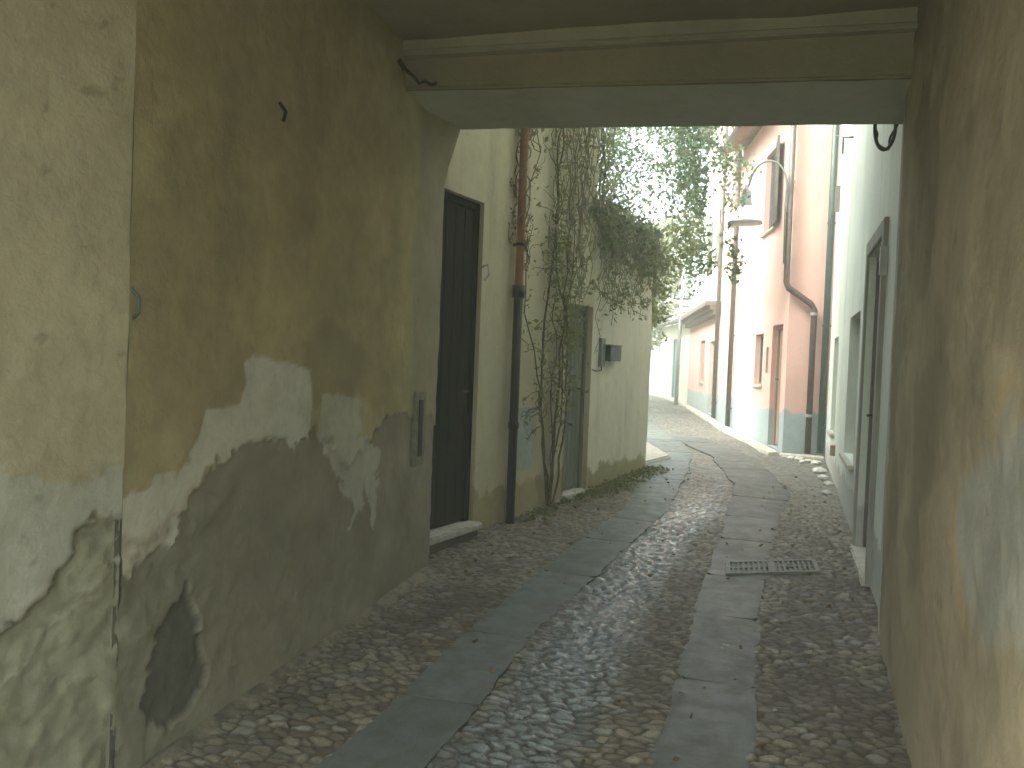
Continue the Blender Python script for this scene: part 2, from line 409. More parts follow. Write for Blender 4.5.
def strip(S, ymax, seed):
    rs = random.Random(seed); X = []; V = []; F = []; C = []
    y = -3.
    while y < ymax:
        L = rs.uniform(.55, 1.25); y1 = min(y + L, ymax); tone = rs.uniform(.85, 1.12); ny = max(3, int(L / .07)); nx = 8
        tilt = rs.uniform(-.004, .004); dz = rs.uniform(-.003, .003); b0 = len(V)
        warm = rs.random(); sk0 = rs.uniform(-.03, .03)
        for j in range(ny + 1):
            for i in range(nx + 1):
                v = j / ny; u = i / nx
                yy = y + .002 + (y1 - y - .004) * v + sk0 * (u - .5)
                c, w = stripc(S, yy); c = float(c) + float(wobble(np.array(yy), 3 if S is LSTRIP else 6)); w = float(w)
                e = .012 * (rs.random() - .5)
                xx = c + (u * 2 - 1) * w + (e if i in (0, nx) else 0)
                edge = (i in (0, nx)) or (j in (0, ny))
                zz = float(g(yy)) + .004 + dz * .5 + tilt * (u - .5) - .003 * (1 - (2 * u - 1) ** 2) - (.003 if edge else 0) + float(fbm(np.array(xx), np.array(yy), 3, 2, 2) - .5) * .01
                if j in (0, ny) and (i in (0, nx)): yy += (.02 if j == 0 else -.02)
                V.append((xx, yy, zz)); q = tone * (1 - .22 * edge * rs.random()) * (.9 + .2 * rs.random())
                q *= (.68 if S is LSTRIP else .46); C.append(((.165 - .012 * warm) * q, .190 * q, (.182 - .012 * warm) * q))
        # sides so that the slab is solid
        for j in range(ny):
            for i in range(nx):
                a = b0 + j * (nx + 1) + i; F.append((a, a + 1, a + nx + 2, a + nx + 1))
        ring = [b0 + i for i in range(nx + 1)] + [b0 + j * (nx + 1) + nx for j in range(1, ny + 1)] + [b0 + ny * (nx + 1) + i for i in range(nx - 1, -1, -1)] + [b0 + j * (nx + 1) for j in range(ny - 1, 0, -1)]
        k0 = len(V)
        for r in ring: x_, y_, z_ = V[r]; V.append((x_, y_, z_ - .03)); C.append((.11, .10, .08))
        for k in range(len(ring)):
            n_ = (k + 1) % len(ring); F.append((ring[n_], ring[k], k0 + k, k0 + n_))
        y = y1
    me = bpy.data.meshes.new('paving_strip'); me.from_pydata(V, [], F)
    a = me.color_attributes.new('Col', 'FLOAT_COLOR', 'POINT'); a.data.foreach_set('color', np.array([(*c, 1) for c in C], np.float32).ravel())
    o = link('paving_strip', me, M['slab'], smooth=False); tag(o, kind='structure')
strip(LSTRIP, 18, 3); strip(RSTRIP, 14.5, 5)

# ------------------------------------------------------------------ passage building
pb = empty('passage_house', (-2.2, 4.8, 0), 'house bridging the lane, its dark vaulted-over passage with peeling ochre plaster walls framing the view', 'building')
OCH = np.array([.44, .375, .180]); OCH2 = np.array([.42, .375, .22]); GREY = np.array([.29, .25, .19]); GREYG = np.array([.25, .25, .19])
WHT = np.array([.58, .58, .48]); PINKB = np.array([.34, .26, .19]); DRK = np.array([.11, .11, .088])
grey_poly = [(1.9, -.3), (1.9, .86), (2.12, .87), (2.23, .86), (2.32, .97), (2.41, .93), (2.50, 1.0), (2.57, 1.15), (2.79, 1.19), (3.0, 1.17), (3.36, 1.16), (3.51, 1.1), (3.68, 1.0), (3.9, 1.05), (3.96, 1.17), (4.21, 1.20), (5.2, 1.16), (5.2, -.3)]
w1_poly = [(2.0, 1.0), (2.17, 1.05), (2.29, 1.13), (2.45, 1.20), (2.52, 1.32), (2.71, 1.33), (2.76, 1.42), (2.74, 1.5), (2.80, 1.53), (3.26, 1.48), (3.29, 1.35), (3.27, 1.14), (3.06, 1.17), (2.76, 1.17), (2.51, 1.12), (2.46, .99), (2.35, .88), (2.2, .80), (2.0, .84)]
w2_poly = [(3.37, 1.37), (3.75, 1.33), (3.80, 1.2), (3.80, 1.1), (4.0, 1.05), (4.06, .9), (4.09, .7), (4.04, .58), (3.97, .74), (3.9, .84), (3.82, .76), (3.72, .63), (3.72, .8), (3.63, .92), (3.46, 1.08), (3.36, 1.16)]
hole_poly = [(2.42, .67), (2.47, .56), (2.55, .46), (2.57, .30), (2.50, .19), (2.36, .16), (2.25, .22), (2.235, .38), (2.30, .5)]

def paint_left(run):
    def f(S, Z):
        Yw = run.p.y + run.t.y * S
        wx = (fbm(S, Z, 9, 6, 3) - .5) * .20 + (fbm(S, Z, 40, 3, 93) - .5) * .05; wz = (fbm(S, Z, 9, 6, 9) - .5) * .20 + (fbm(S, Z, 40, 3, 99) - .5) * .05
        fx = (fbm(S, Z, 3, 3, 13) - .5) * .1
        ga = sdf(Yw + wx, Z + wz, grey_poly); cal = sst(1.22, 1.12, Z) * .8 + .2; a1 = sdf(Yw + wx * cal, Z + wz * cal, w1_poly); a2 = sdf(Yw + wx * cal, Z + wz * cal, w2_poly); ho = sdf(Yw + wx * .6, Z + wz * .6, hole_poly)
        mg = sst(-.005, .005, ga); m1 = sst(-.008, .008, a1); m2 = sst(-.008, .008, a2); mh = sst(-.004, .004, ho)
        big = fbm(S, Z, .8, 4, 50); mid = fbm(S, Z, 4, 5, 51); fine = fbm(S, Z, 18, 4, 52)
        C = OCH * (1 - big[..., None]) + OCH2 * big[..., None]; C = C * (.72 + .5 * mid[..., None])
        # pinkish and grey old coats showing through
        pk = sst(.56, .64, fbm(S, Z, 1.7, 5, 55))[..., None]; C = C * (1 - .35 * pk) + np.array([.29, .23, .14]) * .35 * pk
        sm = sst(.30, .0, np.hypot((Yw - 3.45) / .42, (Z - 1.5) / .22) + (mid - .5) * .9 - .6)[..., None]; C = C * (1 - .28 * sm) + np.array([.16, .13, .09]) * .28 * sm
        rgt = sst(4.35, 4.5, Yw + (mid - .5) * .2)[..., None]; C = C * (1 - .6 * rgt) + np.array([.25, .25, .19]) * .6 * rgt
        G = GREY * (1 - big[..., None]) + GREYG * big[..., None]; G = G * (.7 + .6 * mid[..., None])
        gl = sst(2.75, 2.2, Yw)[..., None]; G = G * (1 - gl * .6) + GREYG * (.75 + .5 * fine[..., None]) * gl * .6
        C = C * (1 - mg[..., None]) + G * mg[..., None]
        W = WHT * (.84 + .28 * mid[..., None]); C = C * (1 - m1[..., None]) + W * m1[..., None]; C = C * (1 - .8 * m2[..., None]) + W * .86 * .8 * m2[..., None]
        # brick red undercoat where the edges have chipped
        chip = sst(.05, .0, np.abs(ga)) * sst(.48, .56, fbm(S, Z, 6, 4, 70)) * sst(3.0, 2.3, Yw)
        C = C * (1 - chip[..., None] * .7) + PINKB * chip[..., None] * .7
        C = C * (1 - mh[..., None]) + DRK * (.8 + .5 * fine[..., None]) * mh[..., None]
        # cracks
        cr = np.abs(fbm(S, Z, 2.2, 4, 80) - .5); crm = sst(.0035, .0005, cr) * sst(.5, .6, fbm(S, Z, 1.1, 3, 81)); C = C * (1 - crm[..., None] * .12)
        D = -.011 * mg * (1 - m1) - .003 * m1 - .002 * m2 - .022 * mh + (mid - .5) * .012 + (fine - .5) * .005 * (1 + mg) + (fbm(S, Z, 10, 4, 171) - .5) * .03 * mg * sst(3.0, 2.4, Yw) - .0005 * crm
        lum = (big - .5) * .02
        # the plaster swells where the wall turns over at its head by the exit
        D = D + .13 * sst(4.45, 4.85, Yw) * sst(2.62, 3.2, Z)
        return D + lum, np.clip(C, .02, .9)
    return f
run_l = Run((-2.083, 2.10), (-2.245, 4.86), 1)
wall_skin('wall', run_l, 0, run_l.L, -.02, 3.36, [], M['passage'], pb, step=.0125, wob=.004, paint=paint_left(run_l))

def paint_splay(run):
    lineA = lambda Y: np.interp(Y, [1.2, 1.71, 1.80, 1.88, 1.96, 2.02, 2.15], [.62, .71, .78, .85, .94, 1.0, 1.03])
    lineB = lambda Y: np.interp(Y, [1.2, 1.71, 1.85, 1.97, 2.05, 2.15], [1.05, 1.08, 1.12, 1.10, 1.22, 1.2])
    def f(S, Z):
        Yw = run.p.y + run.t.y * S
        n = (fbm(S, Z, 7, 6, 3) - .5) * .30 + (fbm(S, Z, 35, 3, 93) - .5) * .07; n2 = (fbm(S, Z, 8, 6, 33) - .5) * .45
        mid = fbm(S, Z, 4, 5, 151); fine = fbm(S, Z, 22, 4, 152); big = fbm(S, Z, 1, 4, 150)
        a = lineA(Yw) - Z - n; b_ = lineB(Yw) - Z - n2
        mA = sst(-.005, .005, a); mB = sst(-.02, .02, b_)
        C = np.array([.46, .41, .265]) * (.8 + .35 * mid[..., None]); C = C * (1 - .5 * big[..., None]) + np.array([.43, .41, .28]) * .5 * big[..., None]
        C = C * (1 - mB[..., None]) + np.array([.47, .47, .38]) * (.8 + .4 * mid[..., None]) * mB[..., None]
        C = C * (1 - mA[..., None]) + np.array([.29, .285, .20]) * (.7 + .6 * fine[..., None]) * mA[..., None]
        st = sst(.018, .0, np.abs(lineA(Yw) - .22 - Z - n * 1.2))[..., None]; C = C * (1 - st * .5) + np.array([.48, .46, .36]) * st * .5
        cr = np.abs(Z - 1.32 - (Yw - 1.9) * .25 - n * .2); crm = (sst(.004, .0, cr) * sst(.45, .5, mid))[..., None]; C = C * (1 - .55 * crm)
        sp = sst(.76, .80, fbm(S, Z, 12, 3, 160))[..., None]; C = C * (1 - .3 * sp)
        D = -.014 * mA - .004 * mB + (mid - .5) * .020 + (fine - .5) * .012 * (.3 + mA) + (fbm(S, Z, 9, 4, 171) - .5) * .016 * mA + (fbm(S, Z, 30, 3, 172) - .5) * .012 * mA + .012 * sst(.02, -.0, np.abs(lineA(Yw) - .22 - Z - n * 1.2)) * .6
        return D, np.clip(C * .86, .02, .9)
    return f
ANG = rad(13)
run_s = Run((-2.083 - math.tan(ANG) * 2.9, 2.10 - 2.9), (-2.083, 2.10), 1)
wall_skin('wall', run_s, 0, run_s.L, -.15, 3.36, [], M['passage'], pb, step=.0125, wob=.004, paint=paint_splay(run_s))
# rounded arris where the two stretches of plaster meet
mb = MB(); mb.prism([(-2.103, 2.085), (-2.1035, 2.115), (-2.2, 2.14), (-2.2, 2.08)], -.1, 3.34)
mb.build('corner_plaster', plaster('arris_plaster', (.16, .15, .11), (.14, .13, .10), (.11, .10, .07)), pb)

def paint_right(run):
    pp = [(2.2, 1.45), (2.05, 1.5), (2.35, 1.36), (2.60, 1.28), (2.66, 1.12), (2.58, 1.0), (2.40, .92), (2.25, .90), (1.9, 1.0), (1.2, .9), (1.2, 1.5)]
    def f(S, Z):
        Yw = run.p.y + run.t.y * S
        n = (fbm(S, Z, 5, 5, 203) - .5) * .22; mid = fbm(S, Z, 3, 5, 251); fine = fbm(S, Z, 20, 4, 252); big = fbm(S, Z, .9, 4, 250)
        C = np.array([.37, .31, .205]) * (1 - big[..., None]) + np.array([.29, .245, .17]) * big[..., None]; C = C * (.72 + .5 * mid[..., None])
        stv = fbm(S * 5, Z * .5, 1.0, 4, 260); C = C * (.85 + .3 * stv[..., None])
        a = .75 * sst(-.05, .05, sdf(Yw + n, Z + n * .6, pp))[..., None]
        C = C * (1 - a) + np.array([.36, .37, .34]) * (.65 + .6 * mid[..., None]) * a
        low = sst(1.0, .6, Z + n)[..., None] * .45; C = C * (1 - low) + np.array([.24, .195, .14]) * low
        tanp = sst(.0, .03, .05 - np.abs(sdf(Yw + n, Z + n * .6, pp) + .05))[..., None] * sst(.45, .6, mid)[..., None]; C = C * (1 - .6 * tanp) + np.array([.40, .29, .16]) * .6 * tanp
        sp = sst(.80, .86, fbm(S, Z, 14, 3, 265))[..., None]; C = C * (1 - .3 * sp)
        scr = sst(.010, .0, np.abs(fbm(S * .5, Z * 1.3, 3.1, 4, 290) - .5)) * sst(.52, .6, fbm(S, Z, 2, 3, 291)); C = C * (1 + .22 * scr[..., None])
        blot = sst(.50, .60, fbm(S, Z, 2.4, 5, 292))[..., None]; C = C * (1 - .22 * blot)
        D = -.006 * a[..., 0] + (mid - .5) * .024 + (fine - .5) * .008 + (fbm(S * .4, Z, 8, 4, 271) - .5) * .012
        return D, np.clip(C, .02, .9)
    return f
run_r = Run((.44, -.8), (.432, 4.72), -1)
wall_skin('wall', run_r, 0, run_r.L, -.15, 3.36, [], M['passage_right'], pb, step=.018, wob=.006, paint=paint_right(run_r))
M['exitstrip'] = plaster('exit_reveal_plaster', (.42, .43, .36), (.36, .37, .31), (.26, .25, .20))
mb = MB(); mb.prism([(.432, 4.72), (.464, 5.20), (.8, 5.20), (.8, 4.72)], -.1, 3.30); mb.build('exit_reveal', M['exitstrip'], pb)
# solid masses behind the plaster
mb = MB()
mb.prism([(-2.85, -.8), (-2.16, 2.16), (-2.31, 4.85), (-6.5, 4.85), (-6.5, -.8)], -.5, 3.6)
mb.build('masonry', M['exitstrip'], pb)
mb = MB(); mb.prism([(.475, -.8), (.48, 4.70), (4.5, 4.70), (4.5, -.8)], -.5, 3.6); mb.prism([(.8, 4.70), (4.5, 4.70), (4.5, 5.2), (.8, 5.2)], -.5, 3.6); mb.build('masonry', M['exitstrip'], pb)
# ceiling
xs = np.linspace(-3.1, .6, 60); ys = np.linspace(-.8, 4.5, 90); X, Y = np.meshgrid(xs, ys); Z = 3.33 + (fbm(X, Y, 1.0, 3, 300) - .5) * .05
link('ceiling', gridmesh(X, Y, Z, flip=True), M['ceiling'], pb)
# lintel over the exit: inner face, soffit, and the fillet moulding at its head
mb = MB(); LP0 = [(-2.7, 4.14), (.62, 4.47), (.62, 5.19), (-2.7, 4.81)]; LZ = [3.07, 3.005, 2.985, 3.035]
mb.hexa([(x, y, z + .003) for (x, y), z in zip(LP0, LZ)] + [(x, y, 3.62) for x, y in LP0]); lt = mb.build('lintel', M['ceiling'], pb, bevel=.012)
nx_, ny_ = 80, 20; U, V = np.meshgrid(np.linspace(0, 1, nx_), np.linspace(0, 1, ny_))
def bl(k): a, b_, c, d = k; return (a * (1 - U) + b_ * U) * (1 - V) + (d * (1 - U) + c * U) * V
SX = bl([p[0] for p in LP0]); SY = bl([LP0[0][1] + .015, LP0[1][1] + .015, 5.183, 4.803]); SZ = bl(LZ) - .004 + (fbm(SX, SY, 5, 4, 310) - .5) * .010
M['soffit'] = plaster('lit_soffit_plaster', (.50, .50, .41), (.40, .41, .33), (.28, .27, .20), streak=.5)  # lane light on the underside is put into this paler plaster
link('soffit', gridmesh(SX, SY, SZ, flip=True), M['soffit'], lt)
mb = MB(); mb.prism([(-2.5, 4.09), (.6, 4.41), (.6, 4.49), (-2.5, 4.17)], 3.228, 3.252); mb.prism([(-2.5, 4.11), (.6, 4.43), (.6, 4.51), (-2.5, 4.19)], 3.258, 3.36)
mb.build('moulding', M['lintel'], pb, bevel=.008)
mb = MB(); mb.prism([(-6.5, -.8), (4.5, -.8), (4.5, 5.2), (.6, 5.2), (-2.7, 4.82), (-6.5, 4.82)], 3.62, 7.2); mb.build('upper_storey', M['leftwall'], pb)
mb = MB(); mb.add([(-6.9, -1.2, 7.15), (4.9, -1.2, 7.15), (4.9, 5.5, 7.15), (-6.9, 5.2, 7.15), (-6.9, 2, 8.5), (4.9, 2, 8.5)], [(0, 1, 5, 4), (2, 3, 4, 5), (0, 4, 3), (1, 2, 5), (0, 3, 2, 1)]); mb.build('roof', M['tile'], pb)

# rough mortar edge at the foot of the left wall
def fillet(name, P, w, h, seed):
    rs = np.random.RandomState(seed); V = []; n = 160
    P = np.array(P); cum = np.r_[0, np.cumsum(np.hypot(*np.diff(P, axis=0).T))]; s = np.linspace(0, cum[-1], n)
    x = np.interp(s, cum, P[:, 0]); y = np.interp(s, cum, P[:, 1]); X = []; Y = []; Z = []
    for k, (u, hh) in enumerate([(-.1, 1.05), (.15, 1.0), (.5, .6), (.8, .22), (1.0, -.1), (1.15, -.4)]):
        j = fbm(s * 5, s * 0 + k, 1, 3, seed) - .5
        X.append(x + w * u * (1 + j * .9)); Y.append(y + 0 * s); Z.append(g(y) + h * hh * (1 + .8 * j))
    return np.array(X), np.array(Y), np.array(Z)
X, Y, Z = fillet('f', [(-2.9, -1.6), (-2.09, 2.08), (-2.25, 4.85)], .075, .030, 4)
link('mortar_fillet', gridmesh(X, Y, Z, flip=True), M['kerb'], pb)
# dull grey box and slot at the wall's far end
t = empty('letter_slot', (-2.232, 4.55, 1.1), 'narrow dark metal letter slot let into the ochre wall near the passage mouth', 'letter slot')
mb = MB(); run_l.hexa(mb, run_l.sy(4.49), run_l.sy(4.66), -.01, .008, .88, 1.34); mb.build('plate', simple('slot_plate_paint', (.24, .235, .17), .85, var=.4), t, bevel=.004)
mb = MB(); run_l.hexa(mb, run_l.sy(4.545), run_l.sy(4.61), .004, .013, .94, 1.29); mb.build('slot', M['iron'], t, bevel=.003)
# hook and cable end under the lintel on the left, loop of cable on the right
mb = MB(); mb.tube([(-2.18, 4.10, 3.16), (-2.12, 4.13, 3.11), (-2.09, 4.14, 3.07), (-2.06, 4.15, 3.085), (-2.02, 4.15, 3.06), (-1.99, 4.16, 3.075)], .009, 6); mb.tube([(-2.19, 4.08, 3.19), (-2.16, 4.10, 3.14)], .014, 6)
tag(mb.build('cable_end', M['cable']), 'short frayed black cable end sticking out of the top left corner of the passage', 'cable')
pts = []
for i in range(15):
    a = pi * i / 14; pts.append((.375 - .055 * cos(a), 5.235, 2.99 - .13 * sin(a)))
mb = MB(); mb.tube([(.32, 5.235, 3.06)] + pts + [(.43, 5.235, 3.06)], .010, 6); mb.tube([(p[0] + .012 * sin(i), p[1] + .02, p[2] + .03 * abs(sin(i * .4))) for i, p in enumerate(pts)], .007, 6)
tag(mb.build('cable_loop', M['cable']), 'loop of black cable hanging below the lintel at the top right of the passage mouth', 'cable')
# small iron stub in the ochre wall
mb = MB(); mb.tube([run_l.at(run_l.sy(2.94), .0, 2.60), run_l.at(run_l.sy(2.94), .03, 2.56), run_l.at(run_l.sy(2.94), .02, 2.52)], .008, 6)
tag(mb.build('iron_stub', M['iron']), 'small rusty iron stub sticking out high on the ochre plaster wall', 'stub')
mb = MB(); mb.tube([(-2.085, 2.11, 1.74), (-2.06, 2.118, 1.71), (-2.062, 2.12, 1.66), (-2.085, 2.12, 1.64)], .006, 6)
tag(mb.build('wall_hook', M['greenpipe']), 'small dark green hook on the corner between the pale and the ochre plaster', 'hook')

# ------------------------------------------------------------------ generic openings
def panel_door(run, a0, a1, z0, z1, dep, parent, m, fm, handle=True, fw=.05, planks=0):
    f = MB()
    run.hexa(f, a0 + .002, a0 + fw, -dep - .03, -dep + .03, z0, z1); run.hexa(f, a1 - fw, a1 - .002, -dep - .03, -dep + .03, z0, z1); run.hexa(f, a0 + fw, a1 - fw, -dep - .03, -dep + .03, z1 - fw, z1 - .002)
    d = MB(); run.hexa(d, a0 + fw + .001, a1 - fw - .001, -dep - .03, -dep, z0 + .01, z1 - fw - .002)
    w = a1 - a0 - 2 * fw
    n = max(1, planks)
    if planks:
        for k in range(n):
            run.hexa(d, a0 + fw + w * k / n + .002, a0 + fw + w * (k + 1) / n - .002, -dep - .001, -dep + .006, z0 + .03, z1 - fw - .02)
    else:
        for (q0, q1) in ((.08, .40), (.46, .92)):
            zz0 = z0 + (z1 - z0) * q0; zz1 = z0 + (z1 - z0) * q1
            run.hexa(d, a0 + fw + w * .14, a0 + fw + w * .86, -dep - .001, -dep + .014, zz0, zz1)
    do = d.build('door', m, parent, bevel=.004)
    f.build('door_frame', fm, parent, bevel=.004)
    if handle:
        h = MB(); hz = z0 + 1.0; h.tube([run.at(a1 - fw - .08, -dep + .01, hz), run.at(a1 - fw - .08, -dep + .055, hz), run.at(a1 - fw - .17, -dep + .055, hz)], .009, 6)
        h.build('handle', M['iron'], do)
def window(run, a0, a1, z0, z1, dep, parent, fm, sill=True, bars=True):
    f = MB(); w = .045
    run.hexa(f, a0 + .002, a0 + w, -dep - .02, -dep + .02, z0, z1); run.hexa(f, a1 - w, a1 - .002, -dep - .02, -dep + .02, z0, z1)
    run.hexa(f, a0 + w, a1 - w, -dep - .02, -dep + .02, z1 - w, z1 - .002); run.hexa(f, a0 + w, a1 - w, -dep - .02, -dep + .02, z0 + .002, z0 + w)
    mdl = (a0 + a1) / 2; run.hexa(f, mdl - .02, mdl + .02, -dep - .015, -dep + .015, z0 + w, z1 - w)
    fo = f.build('window', fm, parent)
    p = MB(); run.hexa(p, a0 + w, a1 - w, -dep - .012, -dep - .006, z0 + w, z1 - w); p.build('pane', M['glass'], fo)
    if sill:
        s = MB(); run.hexa(s, a0 - .06, a1 + .06, -dep, .05, z0 - .045, z0 - .003); s.build('sill', M['stone'], fo, bevel=.006)
    return fo
def downpipe(run, a, d, z0, z1, r, m, parent, name='downpipe', br=None):
    p = MB(); p.tube([run.at(a, d, z0), run.at(a, d, z1)], r, 12); o = p.build(name, m, parent, smooth=True)
    zz = z0 + .35
    while zz < z1:
        b = MB(); b.tube([run.at(a, d, zz - .012), run.at(a, d, zz + .012)], r + .008, 12); run.hexa(b, a - .008, a + .008, -.02, d, zz - .01, zz + .01); zz += 1.4
        b.build('bracket', br or m, o)
    return o

# ------------------------------------------------------------------ left house outside the passage
lh = empty('creeper_house', (-2.4, 5.5, .2), 'tall shabby ochre house on the left with a dark doorway and red-brown downpipe', 'building')
R1 = Run((-2.49, 4.88), (-2.29, 6.36), 1); R2 = Run((-2.29, 6.36), (-2.03, 8.05), 1)
da0, da1 = R1.sy(4.93), R1.sy(5.82)
wall_skin('wall', R1, 0, R1.L, -.1, 7.6, [(da0, da1, .30, 2.74)], M['leftwall'], lh, step=.07, wob=.014, depth=.34, seed=400)
panel_door(R1, da0, da1, .31, 2.735, .05, lh, M['doorwood'], M['doorwood'], planks=6)
mb = MB(); R1.hexa(mb, da0 - .02, da1 + .01, -.06, .10, .262, .312); th = mb.build('threshold', M['stone'], lh, bevel=.01)
mb = MB(); R1.hexa(mb, da0 - .01, da1, -.06, .06, .05, .260); mb.build('riser', M['earth'], th)  # dark earth colour puts the shadow under the slab onto the riser
ga0, ga1 = R2.sy(7.46), R2.sy(8.02)
wall_skin('wall', R2, 0, R2.L, -.1, 7.6, [(ga0, ga1, .29, 2.12)], M['leftwall'], lh, step=.07, wob=.014, depth=.30, seed=404)
panel_door(R2, ga0, ga1, .30, 2.118, .07, lh, M['greydoor'], M['greydoor'], planks=5)
mb = MB(); R2.hexa(mb, ga0 - .03, ga1 + .03, -.29, .06, .2, .298); mb.build('threshold', M['stone'], lh, bevel=.008)
o = downpipe(R1, R1.L - .02, .065, 2.15, 7.4, .034, M['copper'], lh, br=M['iron']); 
mb = MB(); mb.tube([R1.at(R1.L - .02, .065, .18), R1.at(R1.L - .02, .065, 2.10)], .037, 12); mb.tube([R1.at(R1.L - .02, .065, 2.07), R1.at(R1.L - .02, .065, 2.17)], .052, 12)
mb.tube([R1.at(R1.L - .02, .065, 1.0), R1.at(R1.L - .02, .065, 1.05)], .045, 12); mb.build('cast_iron_foot', M['iron'], o, smooth=True)
mb = MB(); R2.hexa(mb, .10, .44, -.02, .022, .62, 1.16); mb.build('meter_cabinet', M['bluebox'], lh, bevel=.006)
mb = MB(); mb.prism([(-2.83, 4.89), (-2.62, 6.36), (-2.34, 8.04), (-8, 8.9), (-8, 4.89)], -.3, 7.6); mb.build('masonry', M['leftwall'], lh)
mb = MB(); mb.prism([(-2.30, 8.045), (-2.04, 8.051), (-2.14, 8.1), (-2.4, 8.1)], -.1, 7.6); mb.build('corner', M['leftwall'], lh)
mb = MB(); mb.add([(-2.2, 4.6, 7.55), (-1.6, 8.3, 7.55), (-8.4, 9.3, 7.55), (-8.4, 4.6, 7.55), (-5, 4.6, 8.8), (-5, 8.7, 8.8)], [(0, 1, 5, 4), (2, 3, 4, 5), (0, 4, 3), (1, 2, 5), (0, 3, 2, 1)]); mb.build('roof', M['tile'], lh)
# iron door stop and small fitting beside the dark doorway
mb = MB(); mb.tube([R1.at(da1 + .03, .0, 2.26), R1.at(da1 + .03, .05, 2.28), R1.at(da1 + .035, .055, 2.20), R1.at(da1 + .03, .02, 2.16)], .009, 6); tag(mb.build('wall_fitting', M['zinc']), 'small pale metal fitting on the wall beside the dark doorway', 'fitting')

# garden wall
gw = empty('garden_wall', (-1.95, 8.9, .3), 'high pale plastered garden wall with creeper over its top, beyond the second doorway', 'wall')
R3 = Run((-2.03, 8.05), (-1.76, 9.83), 1)
wall_skin('wall', R3, 0, R3.L, -.1, 3.12, [], M['garden'], gw, step=.06, wob=.022, seed=420, topfn=lambda s: .10 * (fbm(s, s * 0, 2, 3, 7) - .5) - .16 * s / 1.8)
R4 = Run((-1.76, 9.83), (-4.6, 10.6), 1)
wall_skin('wall', R4, 0, R4.L, -.1, 2.95, [], M['garden'], gw, step=.1, wob=.02, seed=424)
mb = MB(); mb.prism([(-2.31, 8.06), (-2.04, 8.06), (-1.79, 9.80), (-4.6, 10.56), (-4.6, 10.3), (-2.1, 9.6)], -.2, 2.88); mb.build('masonry', M['garden'], gw)
X = []; mb = MB()
for i in range(12):
    a = R3.L * i / 12; b_ = R3.L * (i + 1) / 12; z = 3.10 - .16 * a / 1.8
    R3.hexa(mb, a + .004, b_ - .004, -.30, .045, z - .02 + random.uniform(-.01, .01), z + .035 + random.uniform(-.01, .01))
mb.build('coping', M['stone'], gw, bevel=.01)
# the little box on the garden wall
t = empty('wall_box', R3.at(.3, 0, 1.65), 'small dark teal box on a grey back plate fixed to the garden wall', 'box')
a = R3.sy(8.33)
mb = MB(); R3.hexa(mb, a - .10, a + .01, -.02, .035, 1.53, 1.82); mb.build('back_plate', M['greymetal'], t, bevel=.005)
mb = MB(); R3.hexa(mb, a + .012, a + .33, -.02, .09, 1.59, 1.745); mb.build('box', M['tealbox'], t, bevel=.008)
mb = MB(); R3.hexa(mb, a + .0, a + .34, -.02, .10, 1.747, 1.760); mb.build('lid', M['greymetal'], t, bevel=.003)
mb = MB(); mb.tube([R3.at(a - .05, .02, 1.54), R3.at(a - .08, .03, 1.49), R3.at(a - .2, .02, 1.48), R3.at(a - .25, -.01, 1.50)], .006, 6); mb.build('wire', M['cable'], t)

# ------------------------------------------------------------------ white house on the right
wh = empty('white_house', (.45, 8, .25), 'pale grey-white house on the right with a tall narrow doorway and windows', 'building')
RW = Run((.467, 5.20), (.31, 12.16), -1)
d0, d1 = RW.sy(5.78), RW.sy(6.75); w0, w1 = RW.sy(7.35), RW.sy(8.4); v0, v1 = RW.sy(10.25), RW.sy(10.85)
wall_skin('wall', RW, 0, RW.L, -.1, 6.9, [(d0, d1, .24, 2.44), (w0, w1, .80, 2.08), (v0, v1, .85, 1.98)], M['white'], wh, step=.07, wob=.010, depth=.22, seed=440)
panel_door(RW, d0, d1, .25, 2.435, .07, wh, M['frame'], M['shutter'], planks=0)
# dark stone surround standing a little proud of the doorway
mb = MB()
RW.hexa(mb, d0 - .11, d0 - .002, -.02, .028, .2, 2.55); RW.hexa(mb, d1 + .002, d1 + .11, -.02, .028, .2, 2.55); RW.hexa(mb, d0 - .002, d1 + .002, -.02, .028, 2.444, 2.55)
mb.build('door_surround', simple('surround_paint', (.30, .30, .26), .85, var=.3, scale=8, streakz=.2), wh, bevel=.005)
mb = MB(); RW.hexa(mb, d0 - .05, d1 + .05, -.2, .05, .12, .245); mb.build('threshold', M['stone'], wh, bevel=.01)
window(RW, w0, w1, .80, 2.08, .10, wh, M['shutter']); window(RW, v0, v1, .85, 1.98, .10, wh, M['shutter'])
mb = MB(); mb.prism([(.72, 5.205), (.54, 12.15), (6, 12.15), (6, 5.205)], -.3, 6.9); mb.build('masonry', M['white'], wh)
mb = MB(); mb.prism([(.315, 12.161), (.60, 12.161), (.60, 12.17), (.315, 12.17)], -.1, 6.9); mb.build('corner', M['white'], wh)
mb = MB(); mb.add([(.05, 5.25, 6.88), (6.4, 5.25, 6.88), (6.4, 12.4, 6.88), (-.1, 12.4, 6.88), (3.2, 5.25, 8), (3.2, 12.4, 8)], [(0, 4, 5, 3), (1, 2, 5, 4), (0, 1, 4), (2, 3, 5), (0, 3, 2, 1)]); mb.build('roof', M['tile'], wh)
downpipe(RW, RW.L - .10, .065, .45, 6.8, .045, M['greenpipe'], wh)
mb = MB(); a = RW.sy(11.3); RW.hexa(mb, a, a + .05, -.01, .07, 3.62, 3.95); mb.build('shutter_stay', M['shutter'], wh, bevel=.004)
